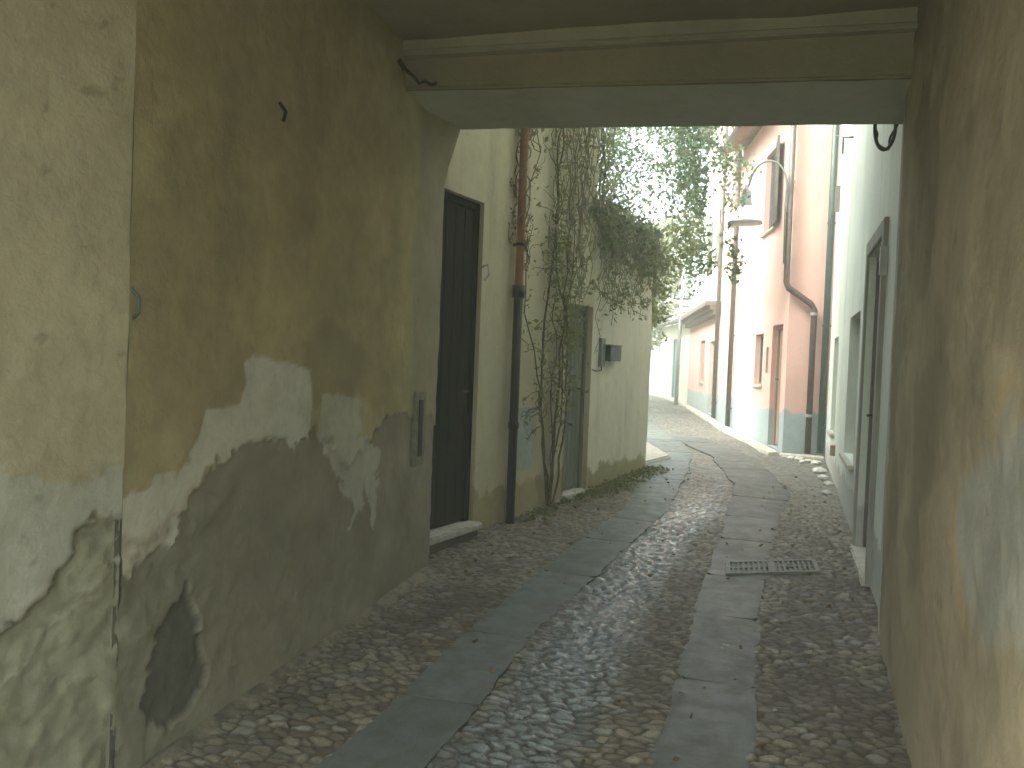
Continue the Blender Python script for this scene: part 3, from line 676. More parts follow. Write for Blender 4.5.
mb = MB(); mb.tube([RW.at(RW.sy(9.4), 0, 4.05), RW.at(RW.sy(9.4), .10, 4.05), RW.at(RW.sy(9.42), .10, 3.88)], .012, 6); mb.tube([RW.at(RW.sy(9.4), .10, 4.05), RW.at(RW.sy(11.9), .06, 4.75)], .006, 6); mb.build('cable_bracket', M['shutter'], wh)
mb = MB(); a = RW.sy(9.9); RW.hexa(mb, a, a + .10, -.01, .05, .62, .74); mb.build('vent_cap', M['tandoor'], wh, bevel=.005)
mb = MB(); a = RW.sy(5.70); RW.hexa(mb, a - .08, a - .02, .0, .045, 2.18, 2.36); mb.build('bell_plate', M['bluebox'], wh, bevel=.004)

# ------------------------------------------------------------------ pink houses
p1 = empty('pink_house', (-.5, 13, .4), 'nearest pink house, beyond the white one, with blue-grey base and shuttered upper window', 'building', 'pink houses up the lane')
RA = Run((.62, 12.24), (-.25, 12.20), -1); RP = Run((-.25, 12.20), (-1.28, 16.24), -1)
RA.n = Vector((RA.t.y, -RA.t.x)); RA.n = RA.n if RA.n.y < 0 else -RA.n
RP.n = RP.n if RP.n.x < 0 else -RP.n
wall_skin('wall', RA, 0, RA.L, .1, 5.7, [], M['pink'], p1, step=.1, wob=.004, seed=450)
q0, q1 = RP.sy(12.48), RP.sy(13.12); s0, s1 = RP.sy(13.75), RP.sy(14.35); u0, u1 = RP.sy(13.3), RP.sy(14.15); t0, t1 = RP.sy(13.34), RP.sy(13.50)
wall_skin('wall', RP, 0, RP.L, .1, 5.7, [(q0, q1, .42, 2.24), (s0, s1, 1.32, 2.15), (u0, u1, 3.78, 5.05), (t0, t1, 1.52, 1.92)], M['pink'], p1, step=.08, wob=.004, depth=.2, seed=455)
panel_door(RP, q0, q1, .43, 2.235, .1, p1, M['tandoor'], M['tandoor'])
window(RP, s0, s1, 1.32, 2.15, .1, p1, M['shutter']); wn = window(RP, u0, u1, 3.78, 5.05, .1, p1, M['shutter'], sill=True); window(RP, t0, t1, 1.52, 1.92, .12, p1, M['shutter'], sill=False)
for a, sg in ((u0, -1),):
    mb = MB(); r = rad(9) if sg < 0 else rad(12)
    for k in range(1):
        A = Vector(RP.at(a, .03, 0)); dr = (RP.t * sg * cos(r) + RP.n * sin(r)); B = A + Vector((dr.x, dr.y, 0)) * .46; nn = Vector((-dr.y, dr.x, 0)) * .018
        mb.hexa([A - nn + Vector((0, 0, 3.78)), B - nn + Vector((0, 0, 3.78)), B + nn + Vector((0, 0, 3.78)), A + nn + Vector((0, 0, 3.78)), A - nn + Vector((0, 0, 5.05)), B - nn + Vector((0, 0, 5.05)), B + nn + Vector((0, 0, 5.05)), A + nn + Vector((0, 0, 5.05))])
        for j in range(18):
            z = 3.86 + j * .063; a0 = A + (B - A) * .12; b0 = A + (B - A) * .88
            mb.hexa([a0 - nn * 1.5 + Vector((0, 0, z)), b0 - nn * 1.5 + Vector((0, 0, z)), b0 + nn * 1.5 + Vector((0, 0, z)), a0 + nn * 1.5 + Vector((0, 0, z)), a0 - nn * 1.3 + Vector((0, 0, z + .03)), b0 - nn * 1.3 + Vector((0, 0, z + .03)), b0 + nn * 1.3 + Vector((0, 0, z + .03)), a0 + nn * 1.3 + Vector((0, 0, z + .03))])
    mb.build('shutter', M['shutter'], wn)
mb = MB(); mb.prism([(.62, 12.46), (-.03, 12.42), (-1.0, 16.22), (6, 16.22), (6, 12.46)], -.1, 5.7); mb.build('masonry', M['pink'], p1)
def roofslab(name, run, over, z, th, parent, back=5, rise=1.2):
    mb = MB(); a0, a1 = -.05, run.L + .02
    mb.add([run.at(a0, over, z), run.at(a1, over, z), run.at(a1, -back, z + rise), run.at(a0, -back, z + rise), run.at(a0, over, z + th), run.at(a1, over, z + th), run.at(a1, -back, z + rise + th), run.at(a0, -back, z + rise + th)],
           [(0, 3, 2, 1), (4, 5, 6, 7), (0, 1, 5, 4), (1, 2, 6, 5), (2, 3, 7, 6), (3, 0, 4, 7)])
    o = mb.build(name, M['tile'], parent)
    gt = MB(); gt.tube([run.at(a0, over + .04, z + .02), run.at(a1, over + .04, z + .02)], .06, 10); gt.build('gutter', M['greypipe'], o)
    return o
rf = roofslab('roof', RP, .36, 5.66, .09, p1)
# downpipe: down the corner, slanting across the end face, down again
mb = MB(); mb.tube([(-.30, 12.10, 5.6), (-.30, 12.10, 2.80), (-.27, 12.10, 2.72), (.04, 12.12, 2.50), (.085, 12.12, 2.42), (.085, 12.12, .42)], .042, 12)
dp = mb.build('downpipe', M['greypipe'], p1, smooth=True)
for x, z in ((.085, 2.36), (.085, .95), (-.30, 4.2)):
    mb = MB(); mb.tube([(x, 12.115, z - .02), (x, 12.115, z + .02)], .052, 12); mb.box(x - .01, x + .01, 12.12, 12.25, z - .012, z + .012); mb.build('bracket', M['zinc'], dp)

p2 = empty('pink_house', (-1.5, 17.5, .4), 'narrow tall pale pink house between two downpipes, second up the lane', 'building', 'pink houses up the lane')
RQ = Run((-1.28, 16.25), (-1.81, 18.7), -1); RQ.n = RQ.n if RQ.n.x < 0 else -RQ.n
wall_skin('wall', RQ, 0, RQ.L, .2, 8.2, [(.8, 1.6, 4.6, 5.9)], M['pink2'], p2, step=.12, wob=.004, depth=.2, seed=460)
window(RQ, .8, 1.6, 4.6, 5.9, .1, p2, M['shutter'])
mb = MB(); mb.prism([(-1.26, 16.26), (-1.03, 16.26), (-1.5, 18.7), (-1.79, 18.69), (-1.5, 17.4)][:0] or [(-1.05, 16.27), (-1.57, 18.69), (5, 18.69), (5, 16.27)], -.1, 8.2); mb.build('masonry', M['pink2'], p2)
roofslab('roof', RQ, .3, 8.16, .09, p2)
downpipe(RQ, .05, .07, .45, 8.1, .048, M['greypipe'], p2); downpipe(RQ, RQ.L - .06, .07, .45, 8.1, .048, M['greypipe'], p2)

p3 = empty('pink_house', (-2.5, 22, .4), 'low rose pink house with grey-brown cornice and reddish shutter, third up the lane', 'building', 'pink houses up the lane')
RS = Run((-1.81, 18.71), (-3.33, 25.27), -1); RS.n = RS.n if RS.n.x < 0 else -RS.n
k0, k1 = RS.sy(21.3), RS.sy(22.3); l0, l1 = RS.sy(19.5), RS.sy(20.3)
wall_skin('wall', RS, 0, RS.L, .2, 2.75, [(k0, k1, 1.2, 2.28), (l0, l1, .48, 2.2)], M['pink3'], p3, step=.12, wob=.004, depth=.18, seed=465)
window(RS, k0, k1, 1.2, 2.28, .12, p3, M['reddoor']); panel_door(RS, l0, l1, .49, 2.195, .08, p3, M['zinc'], M['stone'], handle=False)
mb = MB(); RS.hexa(mb, k0 + .03, k1 - .03, -.09, -.05, 1.26, 2.22); mb.build('shutter', M['reddoor'], p3, bevel=.004)
mb = MB(); RS.hexa(mb, -.02 + .03, RS.L, -.1, .16, 2.75, 2.86); RS.hexa(mb, .01, RS.L, -.1, .24, 2.862, 2.95); RS.hexa(mb, .01, RS.L, -.1, .34, 2.952, 3.06); mb.build('cornice', M['cornice'], p3, bevel=.01)
mb = MB(); mb.prism([(-1.57, 18.72), (-3.08, 25.26), (4, 25.26), (4, 18.72)], -.1, 2.98); mb.build('masonry', M['pink3'], p3)
# taller cream house set back behind the low one
ch = empty('cream_house', (0, 23, .4), 'tall cream house set back above the low rose pink house', 'building')
mb = MB(); mb.prism([(-1.9, 20.2), (-3.0, 25.2), (4, 25.2), (4, 20.2)], 2.99, 8.4); mb.build('wall', M['cream'], ch)
RC = Run((-1.9, 20.2), (-3.0, 25.2), -1); RC.n = RC.n if RC.n.x < 0 else -RC.n
for a in (.9, 2.9):
    f = MB(); RC.hexa(f, a, a + .9, .0, .05, 4.2, 5.6); fo = f.build('window', M['shutter'], ch, bevel=.005)
    p = MB(); RC.hexa(p, a + .08, a + .82, .04, .056, 4.28, 5.52); p.build('pane', M['glass'], fo)
roofslab('roof', RC, .3, 8.42, .1, ch, back=4)

# far cream wall/house with teal door, where the lane bends away
fh = empty('cream_house', (-4.5, 29, .4), 'low bright cream house with a teal door at the bend of the lane', 'building')
RF = Run((-3.33, 25.3), (-5.67, 32.7), -1); RF.n = RF.n if RF.n.x < 0 else -RF.n
e0, e1 = RF.sy(27.4), RF.sy(28.3)
wall_skin('wall', RF, 0, RF.L, .2, 3.0, [(e0, e1, .52, 2.5)], M['cream'], fh, step=.15, wob=.004, depth=.15, seed=470)
panel_door(RF, e0, e1, .53, 2.495, .06, fh, M['teal'], M['teal'], handle=False)
RF2 = Run((-5.67, 32.7), (-12, 42), -1); RF2.n = RF2.n if RF2.n.x < 0 else -RF2.n
wall_skin('wall', RF2, 0, RF2.L, .2, 3.0, [], M['cream'], fh, step=.3, wob=.004, seed=471)
mb = MB(); mb.prism([(-3.1, 25.3), (-5.45, 32.75), (-11.7, 42), (0, 42), (0, 25.3)], 0, 3.0); mb.build('masonry', M['cream'], fh)
roofslab('roof', RF, .25, 3.0, .1, fh, back=3, rise=.9)

# unseen house added behind the garden wall to block sky light from the west
bh = empty('added_garden_house', (-8, 19, .3), 'plain ochre house added unseen across the garden to block western sky light, hidden behind the high garden wall', 'building')
mb = MB(); mb.prism([(-6.9, 12.5), (-7.4, 27), (-14, 27), (-14, 12.5)], -.2, 7.0); mb.build('wall', M['leftwall'], bh)
mb = MB(); mb.add([(-6.6, 12.2, 6.95), (-7.1, 27.3, 6.95), (-14.3, 27.3, 6.95), (-14.3, 12.2, 6.95), (-10.4, 12.2, 8.4), (-10.7, 27.3, 8.4)], [(0, 1, 5, 4), (2, 3, 4, 5), (0, 4, 3), (1, 2, 5), (0, 3, 2, 1)]); mb.build('roof', M['tile'], bh)
RG = Run((-6.9, 12.5), (-7.4, 27), 1)
for a in (2, 5.5, 9, 12.2):
    for z in (1.2, 4.2):
        f = MB(); RG.hexa(f, a, a + .9, .0, .05, z, z + 1.4); fo = f.build('window', M['shutter'], bh, bevel=.005)
        p = MB(); RG.hexa(p, a + .08, a + .82, .04, .056, z + .08, z + 1.32); p.build('pane', M['glass'], fo)

# pale stone footing course along the right-hand houses
mb = MB()
PTS = [(.31, 12.05), (-.29, 12.10), (-1.36, 16.2), (-1.90, 18.7), (-3.42, 25.2), (-5.76, 32.7)]
for (a, b_) in zip(PTS[:-1], PTS[1:]):
    r = Run(a, b_, -1); r.n = r.n if (r.n.x < 0 or (abs(r.n.y) > .9 and r.n.y < 0)) else -r.n
    if abs(r.t.y) < .3: r.n = Vector((0, -1))
    n = max(1, int(r.L / .6)); 
    for k in range(n):
        a0 = r.L * k / n + .006; a1 = r.L * (k + 1) / n - .006; A = r.at(a0, 0, 0); B = r.at(a1, 0, 0); C_ = r.at(a1, .16 + random.uniform(-.02, .02), 0); D = r.at(a0, .16 + random.uniform(-.02, .02), 0)
        h = random.uniform(.035, .055); L = lambda p, q: (p[0], p[1], float(g(p[1])) + q)
        mb.hexa([L(A, -.05), L(B, -.05), L(C_, -.05), L(D, -.05), L(A, h + .01), L(B, h + .01), L(C_, h - .01), L(D, h - .01)])
o = mb.build('kerb', M['stone'], None, bevel=.012); tag(o, kind='structure')

# loose white stones at the corner of the white house
def stone(loc, r, label, group=None):
    bm = bmesh.new(); bmesh.ops.create_icosphere(bm, subdivisions=2, radius=1)
    sx, sy, sz = r * random.uniform(.9, 1.3), r * random.uniform(.8, 1.2), r * random.uniform(.5, .7)
    for v in bm.verts:
        k = 1 + random.uniform(-.14, .14); v.co = Vector((v.co.x * sx * k, v.co.y * sy * k, v.co.z * sz * k))
    me = bpy.data.meshes.new('loose_stone'); bm.to_mesh(me); bm.free()
    o = link('loose_stone', me, M['palestone']); o.location = loc; tag(o, label, 'stone', group); return o
M['palestone'] = simple('pale_loose_stone', (.62, .61, .56), .85, var=.3, scale=25, bmp=.4)
sg = 'loose stones at the foot of the walls'
for (x, y, r) in [(-.02, 11.72, .07), (.10, 11.60, .055), (.20, 11.45, .06), (.02, 11.5, .04), (-.12, 11.8, .05), (.22, 10.6, .08), (.25, 10.1, .06), (.30, 9.6, .05), (.27, 9.0, .045), (-.2, 11.9, .04)]:
    stone((x, y, float(g(y)) + r * .3), r, 'pale loose stone lying among the rubble at the foot of the right-hand walls', sg)
# pale wedge of paving at the end of the garden wall
mb = MB(); z = float(g(10.6)); mb.add([(-1.86, 9.95, z - .05), (-1.60, 10.9, z - .05), (-2.6, 12.8, z - .05), (-3.2, 11.6, z - .05), (-1.86, 9.95, z + .02), (-1.62, 10.9, z + .05), (-2.6, 12.8, z + .20), (-3.2, 11.6, z + .20)], [(0, 3, 2, 1), (4, 5, 6, 7), (0, 1, 5, 4), (1, 2, 6, 5), (2, 3, 7, 6), (3, 0, 4, 7)])
tag(mb.build('pale_ramp', M['stone'], None, bevel=.02), kind='structure')

# ------------------------------------------------------------------ drain grate
t = empty('drain_grate', (-.15, 5.87, .21), 'rectangular iron drain grate set across the paving strip', 'drain')
c0 = Vector((-.46, 5.86, 0)); cx = (Vector((.13, 6.20, 0)) - c0); cyv = Vector((0.03, -.31, 0))
def GP(u, v, z): p = c0 + cx * u + cyv * v; return (p.x, p.y, float(g(p.y)) + z)
def gb(mb, u0, u1, v0, v1, z0, z1): mb.hexa([GP(u0, v0, z0), GP(u1, v0, z0), GP(u1, v1, z0), GP(u0, v1, z0), GP(u0, v0, z1), GP(u1, v0, z1), GP(u1, v1, z1), GP(u0, v1, z1)])
mb = MB(); gb(mb, 0, 1, 0, .09, -.04, .014); gb(mb, 0, 1, .91, 1, -.04, .014); gb(mb, 0, .05, .09, .91, -.04, .014); gb(mb, .95, 1, .09, .91, -.04, .014); gb(mb, .48, .52, .09, .91, -.04, .012)
mb.build('frame', simple('worn_iron', (.22, .225, .20), .7, metal=.1, var=.3), t)
mb = MB()
for k in range(16):
    u = .07 + k * .88 / 16; gb(mb, u, u + .026, .09, .91, -.03, .010)
gb(mb, .05, .95, .47, .53, -.02, .009)
mb.build('bars', simple('worn_iron_bars', (.20, .205, .18), .7, metal=.1, var=.3), t)
mb = MB(); gb(mb, .05, .95, .09, .91, -.06, -.035); mb.build('pit', simple('silted_pit', (.12, .115, .09), .9), t)

# ------------------------------------------------------------------ street lamp on the pink corner
t = empty('street_lamp', (-.32, 12.08, 4.0), 'bell-shaped street lamp hanging from a curved arm on the pink corner', 'street lamp')
pts = [(-.34, 12.06, 3.05), (-.36, 12.05, 3.9)] + [(-.60 + .25 * cos(a), 12.03, 4.12 + .36 * sin(a)) for a in np.linspace(0.0, pi * .86, 14)] + [(-.87, 12.03, 4.12)]
mb = MB(); mb.tube(pts, .016, 8); mb.tube([(-.34, 12.06, 3.75), (-.30, 12.16, 3.75)], .014, 6); mb.tube([(-.34, 12.06, 3.2), (-.30, 12.16, 3.2)], .014, 6); mb.build('arm', M['greymetal'], t, smooth=True)
LC = (-.89, 12.03, 3.72)
mb = MB(); mb.lathe(LC, [(0.0, .44), (.03, .43), (.035, .37), (.062, .35), (.072, .30), (.080, .20), (.095, .12), (.098, .10), (0, .10)], 24)
mb.build('lamp_head', M['lampshade'], t, smooth=True)
mb = MB(); mb.lathe(LC, [(.0, .135), (.095, .132), (.13, .075), (.175, .01), (.22, -.06), (.245, -.09), (.235, -.09), (.17, -.01), (.09, .10), (0, .11)], 28)
mb.build('lamp_shade', M['lampglass'], t, smooth=True)
mb = MB(); mb.lathe(LC, [(.0, -.08), (.21, -.082), (.243, -.092), (.243, -.108), (.21, -.114), (.0, -.12)], 28)
mb.build('lamp_lens', M['lampshade'], t, smooth=True)
# junction box seen below the lamp on the pale house
# utility pole
t = empty('utility_pole', (-3.6, 25.0, .45), 'thin pale grey utility pole with crossbars standing by the cream house', 'pole')
mb = MB(); mb.tube([(-3.62, 25.0, .4), (-3.58, 25.0, 4.7)], [.06, .045], 10); mb.build('pole', M['zinc'], t, smooth=True)
mb = MB(); mb.tube([(-3.85, 25.0, 3.62), (-3.3, 25.0, 3.62)], .025, 6); mb.tube([(-3.8, 25.0, 3.4), (-3.35, 25.0, 3.4)], .02, 6)
for x in (-3.8, -3.58, -3.36): mb.tube([(x, 25.0, 3.62), (x, 25.0, 3.76)], .03, 6)
mb.build('crossbar', M['iron'], t)

# ------------------------------------------------------------------ plants
def leafmesh(name, pts, size, m, parent=None, kind=None, flat=0.):
    pts = np.asarray(pts, float); n = len(pts)
    th = RNG.rand(n) * 2 * pi; ph = np.arccos(1 - 2 * RNG.rand(n)); ps = RNG.rand(n) * 2 * pi
    a = np.stack([np.sin(ph) * np.cos(th), np.sin(ph) * np.sin(th), np.cos(ph) * (1 - flat)], -1); a /= np.linalg.norm(a, axis=1)[:, None]
    r = RNG.randn(n, 3); b = np.cross(a, r); b /= np.linalg.norm(b, axis=1)[:, None]; c = np.cross(a, b)
    s = (size * (.4 + 1.2 * RNG.rand(n) ** 1.5))[:, None]
    V = np.stack([pts - a * s * .5, pts + b * s * .30 + c * s * .08, pts + a * s * .55, pts - b * s * .30 + c * s * .08], 1).reshape(-1, 3)
    me = bpy.data.meshes.new(name)
    F = np.arange(4 * n).reshape(n, 4)
    tri = np.concatenate([F[:, [0, 1, 2]], F[:, [0, 2, 3]]])
    me.vertices.add(4 * n); me.vertices.foreach_set('co', V.astype(np.float32).ravel())
    me.loops.add(tri.size); me.loops.foreach_set('vertex_index', tri.ravel().astype(np.int32))
    me.polygons.add(len(tri)); me.polygons.foreach_set('loop_start', np.arange(0, tri.size, 3, dtype=np.int32)); me.polygons.foreach_set('loop_total', np.full(len(tri), 3, np.int32))
    me.update(calc_edges=True)
    q = np.repeat(RNG.rand(n, 3), 4, 0); setcol(me, 'Col', q)
    o = link(name, me, m, parent)
    return o
def blob(c, r, n, shell=.5):
    """points clustered in little sprays inside an ellipsoid"""
    c = np.array(c); r = np.array(r) * np.ones(3); out = []
    k = max(1, n // 14)
    for i in range(k):
        d = RNG.randn(3); d /= np.linalg.norm(d); q = c + d * r * (RNG.rand() ** shell)
        out.append(q + RNG.randn(14, 3) * min(r) * .16)
    return np.concatenate(out)

def walk(p, up, n, step, jit, run=None):
    pts = [Vector(p)]; d = Vector(up).normalized()
    for i in range(n):
        d = (d + Vector((random.gauss(0, jit), random.gauss(0, jit), random.gauss(0, jit) * .6)) + Vector(up) * .15).normalized()
        pts.append(pts[-1] + d * step)
    return pts
def on_wall(y, z, off=.03):
    r = R2 if y < 8.05 else R3
    return Vector(r.at(r.sy(y), off, z))

def wall_stems(mb, y0, z0, y1, z1, r0, r1, jit=.05, n=14, off=.04, wig=None):
    ys = np.linspace(y0, y1, n); zs = np.linspace(z0, z1, n); w = np.cumsum(RNG.randn(n)) * jit; w -= np.linspace(0, w[-1], n)
    pts = [on_wall(ys[i] + w[i], zs[i] + RNG.randn() * jit * .3, off + abs(RNG.randn()) * .012) for i in range(n)]
    mb.tube(pts, [r0 + (r1 - r0) * i / (n - 1) for i in range(n)], 6); return pts

# main climber: stems fan out from one foot beside the second doorway
cv = empty('climbing_vine', (-2.1, 7.15, .26), 'woody climbing vine with sparse leaves rising up the ochre wall between downpipe and second doorway', 'vine')
mb = MB(); allp = []
for (y0, y1, y2, zt, r) in [(7.10, 6.86, 7.0, 5.0, .020), (7.12, 7.20, 7.1, 4.4, .022), (7.14, 7.46, 7.3, 5.0, .017), (7.10, 6.80, 6.75, 4.2, .012), (7.13, 7.3, 7.6, 4.6, .012), (7.12, 7.05, 6.9, 3.4, .010)]:
    r *= .68; a = wall_stems(mb, y0, .2, y1, .2 + 1.1, r, r * .85, .02, 8); b_ = wall_stems(mb, y1, 1.3, y2, zt, r * .8, r * .35, .06, 18); allp += a + b_
for k in range(150):
    p = random.choice(allp)
    if p.z < .9: continue
    y = p.y; q = [p]; d = Vector((0, random.uniform(-.6, .6), random.uniform(-.5, 1)))
    for i in range(6): d = d + Vector((0, random.gauss(0, .4), random.gauss(0, .4))); d.normalize(); nn = q[-1] + d * .06; nn = on_wall(min(max(nn.y, 6.42), 9.7), nn.z, .03 + random.random() * .07); q.append(nn)
    mb.tube(q, [.005, .004, .004, .003, .003, .002, .002], 4); 
    if random.random() < .75: allp_t = q[2:]; allp += [] ; 
    if random.random() < .6: globals().setdefault('LP', []).extend([tuple(x + Vector((random.uniform(0, .05), random.gauss(0, .03), random.gauss(0, .03)))) for x in q[2:] for _ in range(2)])
mb.build('stem', M['bark'], cv)
extra = [tuple(Vector(p) + Vector((random.uniform(0, .06), random.gauss(0, .05), random.gauss(0, .05)))) for p in allp if p.z > 1.0 for _ in range(3)]
# greener clump around head height by the doorway
cl = []
for k in range(55):
    y = random.uniform(6.95, 7.55); z = random.uniform(1.7, 2.7); o_ = on_wall(y, z, random.uniform(.03, .14))
    for j in range(12): cl.append(tuple(o_ + Vector((random.gauss(0, .03), random.gauss(0, .05), random.gauss(0, .05)))))
leafmesh('leaves', LP + extra + cl, .042, M['leaf_olive'], cv)

# dry mat of twigs hanging over the wall between the houses
dm = empty('dry_creeper', (-2.0, 8.2, 3.2), 'dense dry grey-brown creeper hanging in a mat over the wall top', 'creeper')
mb = MB(); LPd = []
for k in range(165):
    y = random.uniform(6.95, 9.7) if k % 3 else random.uniform(7.3, 8.6); top = random.uniform(3.0, 5.8) if y < 8.1 else random.uniform(2.95, 3.3); L = random.uniform(.4, 1.8) if y < 8.1 else random.uniform(.2, .95)
    n = 9; pts = []; yy = y
    for i in range(n):
        yy += random.gauss(0, .045); z = top - L * i / (n - 1); yy = min(max(yy, 6.6), 9.75)
        pts.append(on_wall(yy, z, .04 + .12 * sin(pi * i / n) * random.random() + .02 * random.random()))
    mb.tube(pts, [.007 - .0005 * i for i in range(n)], 4)
    for p in pts:
        for _ in range(random.choice((0, 1, 2, 3))): LPd.append((p.x + random.uniform(-.01, .1), p.y + random.gauss(0, .05), p.z + random.gauss(0, .06)))
mb.build('stem', M['twig'], dm)
leafmesh('leaves', LPd, .045, M['leaf_dry'], dm)
# brown creeper wound round the head of the downpipe
mb = MB(); LPp = []
for k in range(26):
    z0 = random.uniform(2.6, 4.6); pts = []
    for i in range(9):
        a = k + i * .8; c = Vector(R1.at(R1.L - .02, .065, z0 + i * .06)); pts.append(c + Vector((cos(a), sin(a), 0)) * (.055 + random.random() * .02))
    mb.tube(pts, .005, 4)
    for p in pts:
        if z0 > 3.0: LPp += [(p.x + random.gauss(0, .015), p.y + random.gauss(0, .02), p.z + random.gauss(0, .03)) for _ in range(4)]
pv = empty('pipe_creeper', tuple(R1.at(R1.L, .1, 3.2)), 'thin brown creeper wound round the red-brown downpipe of the ochre house', 'creeper')
for (y, z) in [(6.26, 2.75), (6.26, 2.95), (6.24, 2.65)]:
    q = [Vector(R1.at(R1.sy(y), .01, z))]
    for i in range(7): q.append(q[-1] + Vector((0, random.gauss(.01, .03), random.gauss(-.01, .035))))
    mb.tube(q, .004, 4); LPp += [tuple(p + Vector((random.uniform(.0, .03), random.gauss(0, .02), random.gauss(0, .02)))) for p in q for _ in range(2)]
mb.build('stem', M['twig'], pv); leafmesh('leaves', LPp, .030, M['leaf_dry'], pv)

# ivy thatch on top of the garden wall
iv = empty('ivy', (-1.95, 9.0, 3.1), 'dark ivy mounded thickly along the top of the garden wall', 'ivy')
pts = [blob((-2.03 + .14 * (y - 8), y, 3.10 - .06 * (y - 8)), (.20, .28, .20), 400) for y in np.arange(8.0, 9.9, .24)]
pts += [blob((-1.94 + .14 * (y - 8), y, 2.85 - .06 * (y - 8)), (.08, .25, .22), 150) for y in np.arange(8.1, 9.9, .3)]
pts += [blob((-1.78, 9.85, 2.9), (.14, .2, .25), 200)]
leafmesh('leaves', np.concatenate(pts), .050, M['leaf_dark'], iv)
mb = MB()
for k in range(30):
    y = random.uniform(8.1, 9.8); p = on_wall(y, 3.15, -.05); q = [p]
    for i in range(8): q.append(q[-1] + Vector((random.gauss(.012, .02), random.gauss(0, .04), random.uniform(-.12, .02))))
    mb.tube(q, .005, 4)
mb.build('stem', M['bark'], iv)

# rose-like sprig hanging across the second doorway's head
sp = empty('leafy_sprig', (-1.95, 8.3, 2.1), 'leafy sprigs trailing across the head of the second doorway', 'creeper')
mb = MB(); L_ = []
for k in range(17):
    y = random.uniform(7.7, 9.6); z = random.uniform(2.1, 2.7); p = on_wall(y, z + .15, .05); q = [p]; d = Vector((.15, random.uniform(-.6, 1), -.5))
    for i in range(7): d = (d + Vector((random.gauss(0, .15), random.gauss(0, .35), random.gauss(0, .3)))).normalized(); q.append(q[-1] + d * .06)
    q = [Vector((max(v.x, on_wall(min(max(v.y, 6.5), 9.8), 1, .02).x), v.y, v.z)) for v in q]
    mb.tube(q, .004, 4); L_ += [tuple(v + Vector((random.gauss(0, .03), random.gauss(0, .03), random.gauss(0, .03)))) for v in q for _ in range(4)]
mb.build('stem', M['bark'], sp); leafmesh('leaves', L_, .045, M['leaf_olive'], sp)

# tree in the garden, its boughs over the lane
tr = empty('garden_tree', (-3.6, 12.2, .35), 'leafy tree behind the garden wall, boughs drooping over the lane against the sky', 'tree')
mb = MB(); mb.tube([(-3.6, 12.2, .2), (-3.55, 12.15, 1.4), (-3.4, 12.1, 2.6), (-3.3, 12.0, 3.6), (-3.1, 11.9, 4.8), (-2.9, 11.8, 6.0)], [.15, .12, .11, .10, .08, .05], 10)
mb.build('trunk', M['bark'], tr, smooth=True)
tips = []; mb = MB()
def bough(a, b_, r, sag=.2, n=9):
    a = Vector(a); b_ = Vector(b_); P = []
    for i in range(n):
        t_ = i / (n - 1); p = a.lerp(b_, t_); p.z += sag * sin(pi * t_); P.append(p + Vector((random.gauss(0, .03), random.gauss(0, .03), random.gauss(0, .03))))
    mb.tube(P, [max(.004, r * (1 - .8 * i / (n - 1))) for i in range(n)], 6); tips.extend(P[3:]); return P
for k in range(46):
    a = (-3.3 + random.uniform(-.1, .3), 12.0, random.uniform(3.2, 5.6)); b_ = (random.uniform(-3.0, -1.4), random.uniform(10.8, 13.2), random.uniform(3.7, 6.3)); bough(a, b_, .010, .3)
hang = []
for k in range(16):
    x = random.uniform(-1.82, -1.40); y = random.uniform(11.6, 12.8); a = (x - .4, y, 5.9 + random.uniform(0, .5)); b_ = (x + random.uniform(-.1, .1), y, random.uniform(2.5, 4.4)); hang += bough(a, b_, .012, .0, 14)
for k in range(6): hang += bough((-1.5, 12.0, 4.6 + .1 * k), (random.uniform(-1.25, -.80), 11.9, random.uniform(3.6, 4.6)), .008, .1, 9)
hang += bough((-1.55, 12.1, 4.9), (-1.02, 12.2, 2.85), .008, .1, 12)
mb.build('branches', M['bark'], tr)
pp = []
for p in tips:
    if p.x > -3.2 and random.random() < .6: pp.append(np.array(p) + RNG.randn(14, 3) * (.10, .10, .09))
for p in hang:
    if random.random() < .9: pp.append(np.array(p) + RNG.randn(13 if p[0] < -1.3 else 5, 3) * .055)
for k in range(80): pp.append(np.array([random.uniform(-2.85, -1.45), random.uniform(11.0, 12.2), random.uniform(3.75, 5.5)]) + RNG.randn(10, 3) * .07)
pp.append(blob((-1.02, 12.2, 3.1), (.12, .15, .34), 260)); pp.append(blob((-1.0, 11.9, 3.9), (.2, .2, .4), 90)); pp.append(blob((-1.62, 12.2, 4.9), (.16, .3, .55), 500)); pp.append(blob((-1.58, 12.2, 4.0), (.14, .3, .5), 500)); pp.append(blob((-1.5, 12.2, 3.1), (.20, .3, .5), 500))
pp.append(blob((-2.9, 11.2, 4.6), (.4, .4, .8), 1200)); pp.append(blob((-3.2, 12.2, 5.6), (.9, .9, .8), 1500))
leafmesh('crown', np.concatenate(pp), .062, M['leaf'], tr)

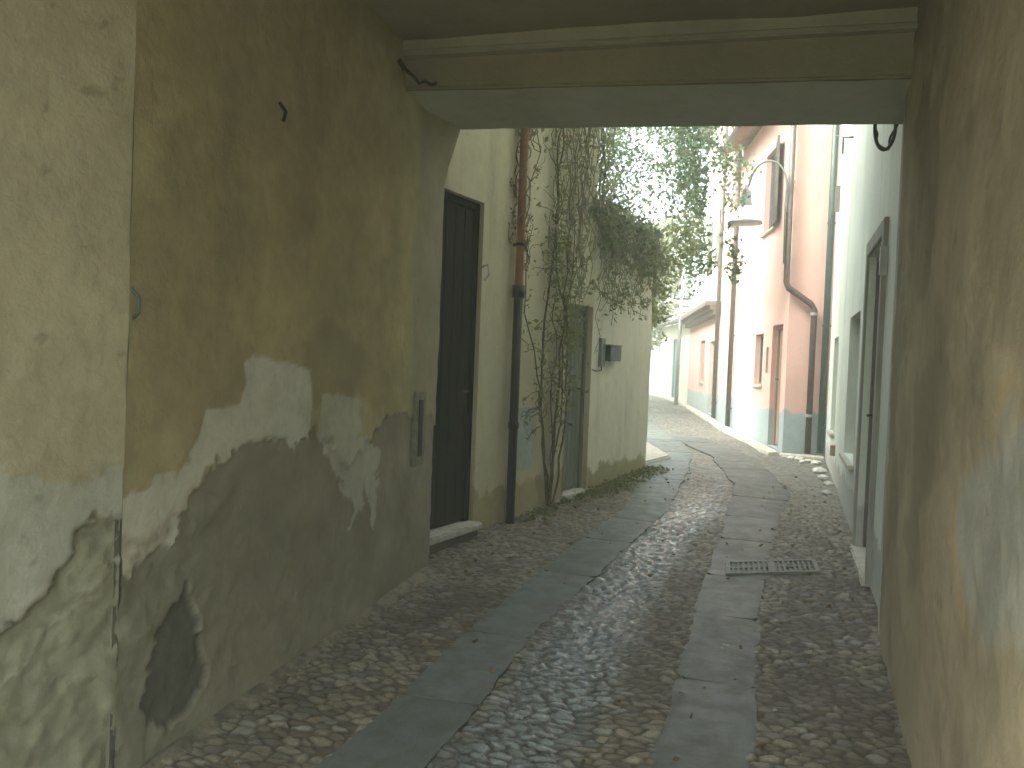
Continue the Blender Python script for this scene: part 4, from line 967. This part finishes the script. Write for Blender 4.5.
# tree at the bend: slim trunk, crown hanging to the wall's end
t2 = empty('slim_tree', (-5.75, 31.5, .48), 'slim tree with olive foliage at the far bend beside the garden wall end', 'tree')
mb = MB(); mb.tube([(-5.75, 31.5, .3), (-5.7, 31.5, 2.0), (-5.6, 31.4, 3.6), (-5.4, 31.3, 5.5)], [.13, .11, .09, .05], 8)
for k in range(14): mb.tube([(-5.6, 31.4, 2.8 + .2 * k), (-5.5 + random.gauss(0, .5), 31.4 + random.gauss(0, .5), 3.4 + .22 * k)], [.03, .01], 5)
mb.build('trunk', M['bark'], t2)
leafmesh('crown', np.concatenate([blob((-5.5, 31.3, 3.4), (.75, .8, 1.0), 1100), blob((-5.1, 31.3, 4.8), (.9, .8, 1.2), 1500), blob((-5.3, 31.3, 6.3), (1., .8, 1.2), 1300), blob((-5.6, 31.3, 2.6), (.35, .5, .6), 300)]), .15, M['leaf_olive'], t2)
# bush on the corner of the garden wall
t3 = empty('corner_shrub', (-2.6, 11.2, 1.4), 'olive-leaved shrub leaning out past the far end of the garden wall', 'shrub')
mb = MB(); mb.tube([(-2.55, 11.2, .3), (-2.3, 11.15, 1.6), (-2.0, 11.1, 2.3), (-1.85, 11.0, 2.9)], [.04, .035, .025, .015], 7)
for k in range(12): mb.tube([(-2.0, 11.1, 2.1 + .06 * k), (-1.9 + random.gauss(0, .2), 11.0 + random.gauss(0, .2), 2.3 + .1 * k)], [.01, .004], 5)
mb.build('stem', M['bark'], t3)
leafmesh('leaves', np.concatenate([blob((-1.82, 11.0, 2.9), (.30, .3, .45), 1000), blob((-1.90, 11.0, 2.25), (.17, .25, .40), 420), blob((-1.6, 11.1, 3.25), (.28, .25, .35), 480)]), .055, M['leaf_olive'], t3)

# weeds and fallen leaves
pts = []
for k in range(420):
    y = random.uniform(6.4, 9.9); lw = np.interp(y, [4.9, 6.4, 9.83, 10], [-2.45, -2.28, -1.76, -1.8]); x = lw + .03 + abs(random.gauss(0, .13)); n = random.randint(3, 9)
    if random.random() < .5 and y < 7.6: continue
    pts.append(np.array([x, y, float(g(y)) + .012]) + RNG.randn(n, 3) * (.03, .03, .010))
pts = np.concatenate(pts); pts[:, 2] = np.maximum(pts[:, 2], g(pts[:, 1]) - .0)
tag(leafmesh('weeds', pts, .035, M['moss'], flat=.6), kind='stuff')
pts = []
for k in range(520):
    y = random.uniform(2.2, 10) if k % 3 else random.uniform(5, 9.5); x = random.choice([random.gauss(-1.95, .2), random.gauss(.1, .25), random.uniform(-2, .4)])
    lw = np.interp(y, [0, 2.2, 4.8, 4.9, 6.4, 9.83], [-2.1, -2.1, -2.24, -2.45, -2.28, -1.76])
    if x < lw + .05 or x > .34: continue
    pts.append((x, y, float(g(y)) + .012))
M['litter'] = leafmat('fallen_leaves', (.16, .12, .06), (.24, .20, .11), (.38, .33, .22))
tag(leafmesh('fallen_leaves', pts, .035, M['litter'], flat=.9), kind='stuff')

# ------------------------------------------------------------------ light
w = bpy.data.worlds.new('World'); sc.world = w; w.use_nodes = True; nt = w.node_tree
sky = nt.nodes.new('ShaderNodeTexSky'); sky.sky_type = 'NISHITA'; sky.sun_disc = False
SE, AZ = rad(48), rad(235)          # sun height; compass bearing of the sun (0 = +Y, clockwise)
sky.sun_elevation = SE; sky.sun_rotation = AZ; sky.dust_density = 6; sky.air_density = 1.2; sky.ozone_density = .6
hs = nt.nodes.new('ShaderNodeHueSaturation'); hs.inputs['Saturation'].default_value = .5; nt.links.new(sky.outputs[0], hs.inputs['Color'])
tint = mixc(nt, 1.0, hs.outputs[0], (.97, 1.03, .97), 'MULTIPLY')
bg = nt.nodes['Background']; nt.links.new(tint, bg.inputs[0]); bg.inputs[1].default_value = .15
L = bpy.data.lights.new('sun', 'SUN'); L.energy = .5; L.angle = rad(14); L.color = (1, 1, .90)
lo = bpy.data.objects.new('sun', L); COL.objects.link(lo)
dirv = Vector((sin(AZ) * cos(SE), cos(AZ) * cos(SE), sin(SE))); lo.rotation_euler = dirv.to_track_quat('Z', 'Y').to_euler()

hz = MB(); hz.box(-22, 14, -14, 50, -2.0, 11.5); ho = hz.build('haze', None); tag(ho, kind='stuff')
hm = bpy.data.materials.new('haze'); hm.use_nodes = True; hn = hm.node_tree; hn.nodes.clear()
pv_ = hn.nodes.new('ShaderNodeVolumePrincipled'); pv_.inputs['Density'].default_value = .012; pv_.inputs['Color'].default_value = (.88, .98, .92, 1); pv_.inputs['Anisotropy'].default_value = .3
ou = hn.nodes.new('ShaderNodeOutputMaterial'); hn.links.new(pv_.outputs[0], ou.inputs['Volume']); ho.data.materials.append(hm)
sc.cycles.volume_bounces = 1

# ------------------------------------------------------------------ camera
cam = bpy.data.cameras.new('camera'); co = bpy.data.objects.new('camera', cam); COL.objects.link(co)
cam.sensor_width = 36; cam.lens = 820 / 1024 * 36; cam.clip_start = .05; cam.clip_end = 1000
yaw, pitch, roll = rad(19.6), rad(-1.6), rad(2.2)
f = Vector((-sin(yaw) * cos(pitch), cos(yaw) * cos(pitch), sin(pitch))); r_ = Vector((cos(yaw), sin(yaw), 0)); u_ = r_.cross(f)
r2 = r_ * cos(roll) + u_ * sin(roll); u2 = -r_ * sin(roll) + u_ * cos(roll)
from mathutils import Matrix
co.matrix_world = Matrix(((r2.x, u2.x, -f.x, 0), (r2.y, u2.y, -f.y, 0), (r2.z, u2.z, -f.z, 1.55), (0, 0, 0, 1)))
sc.camera = co
sc.view_settings.view_transform = 'Standard'; sc.view_settings.look = 'None'; sc.view_settings.exposure = 2.9; sc.view_settings.gamma = 1
try:
    sc.cycles.use_denoising = True; sc.cycles.max_bounces = 10; sc.cycles.diffuse_bounces = 7; sc.cycles.sample_clamp_indirect = 8
except Exception: pass
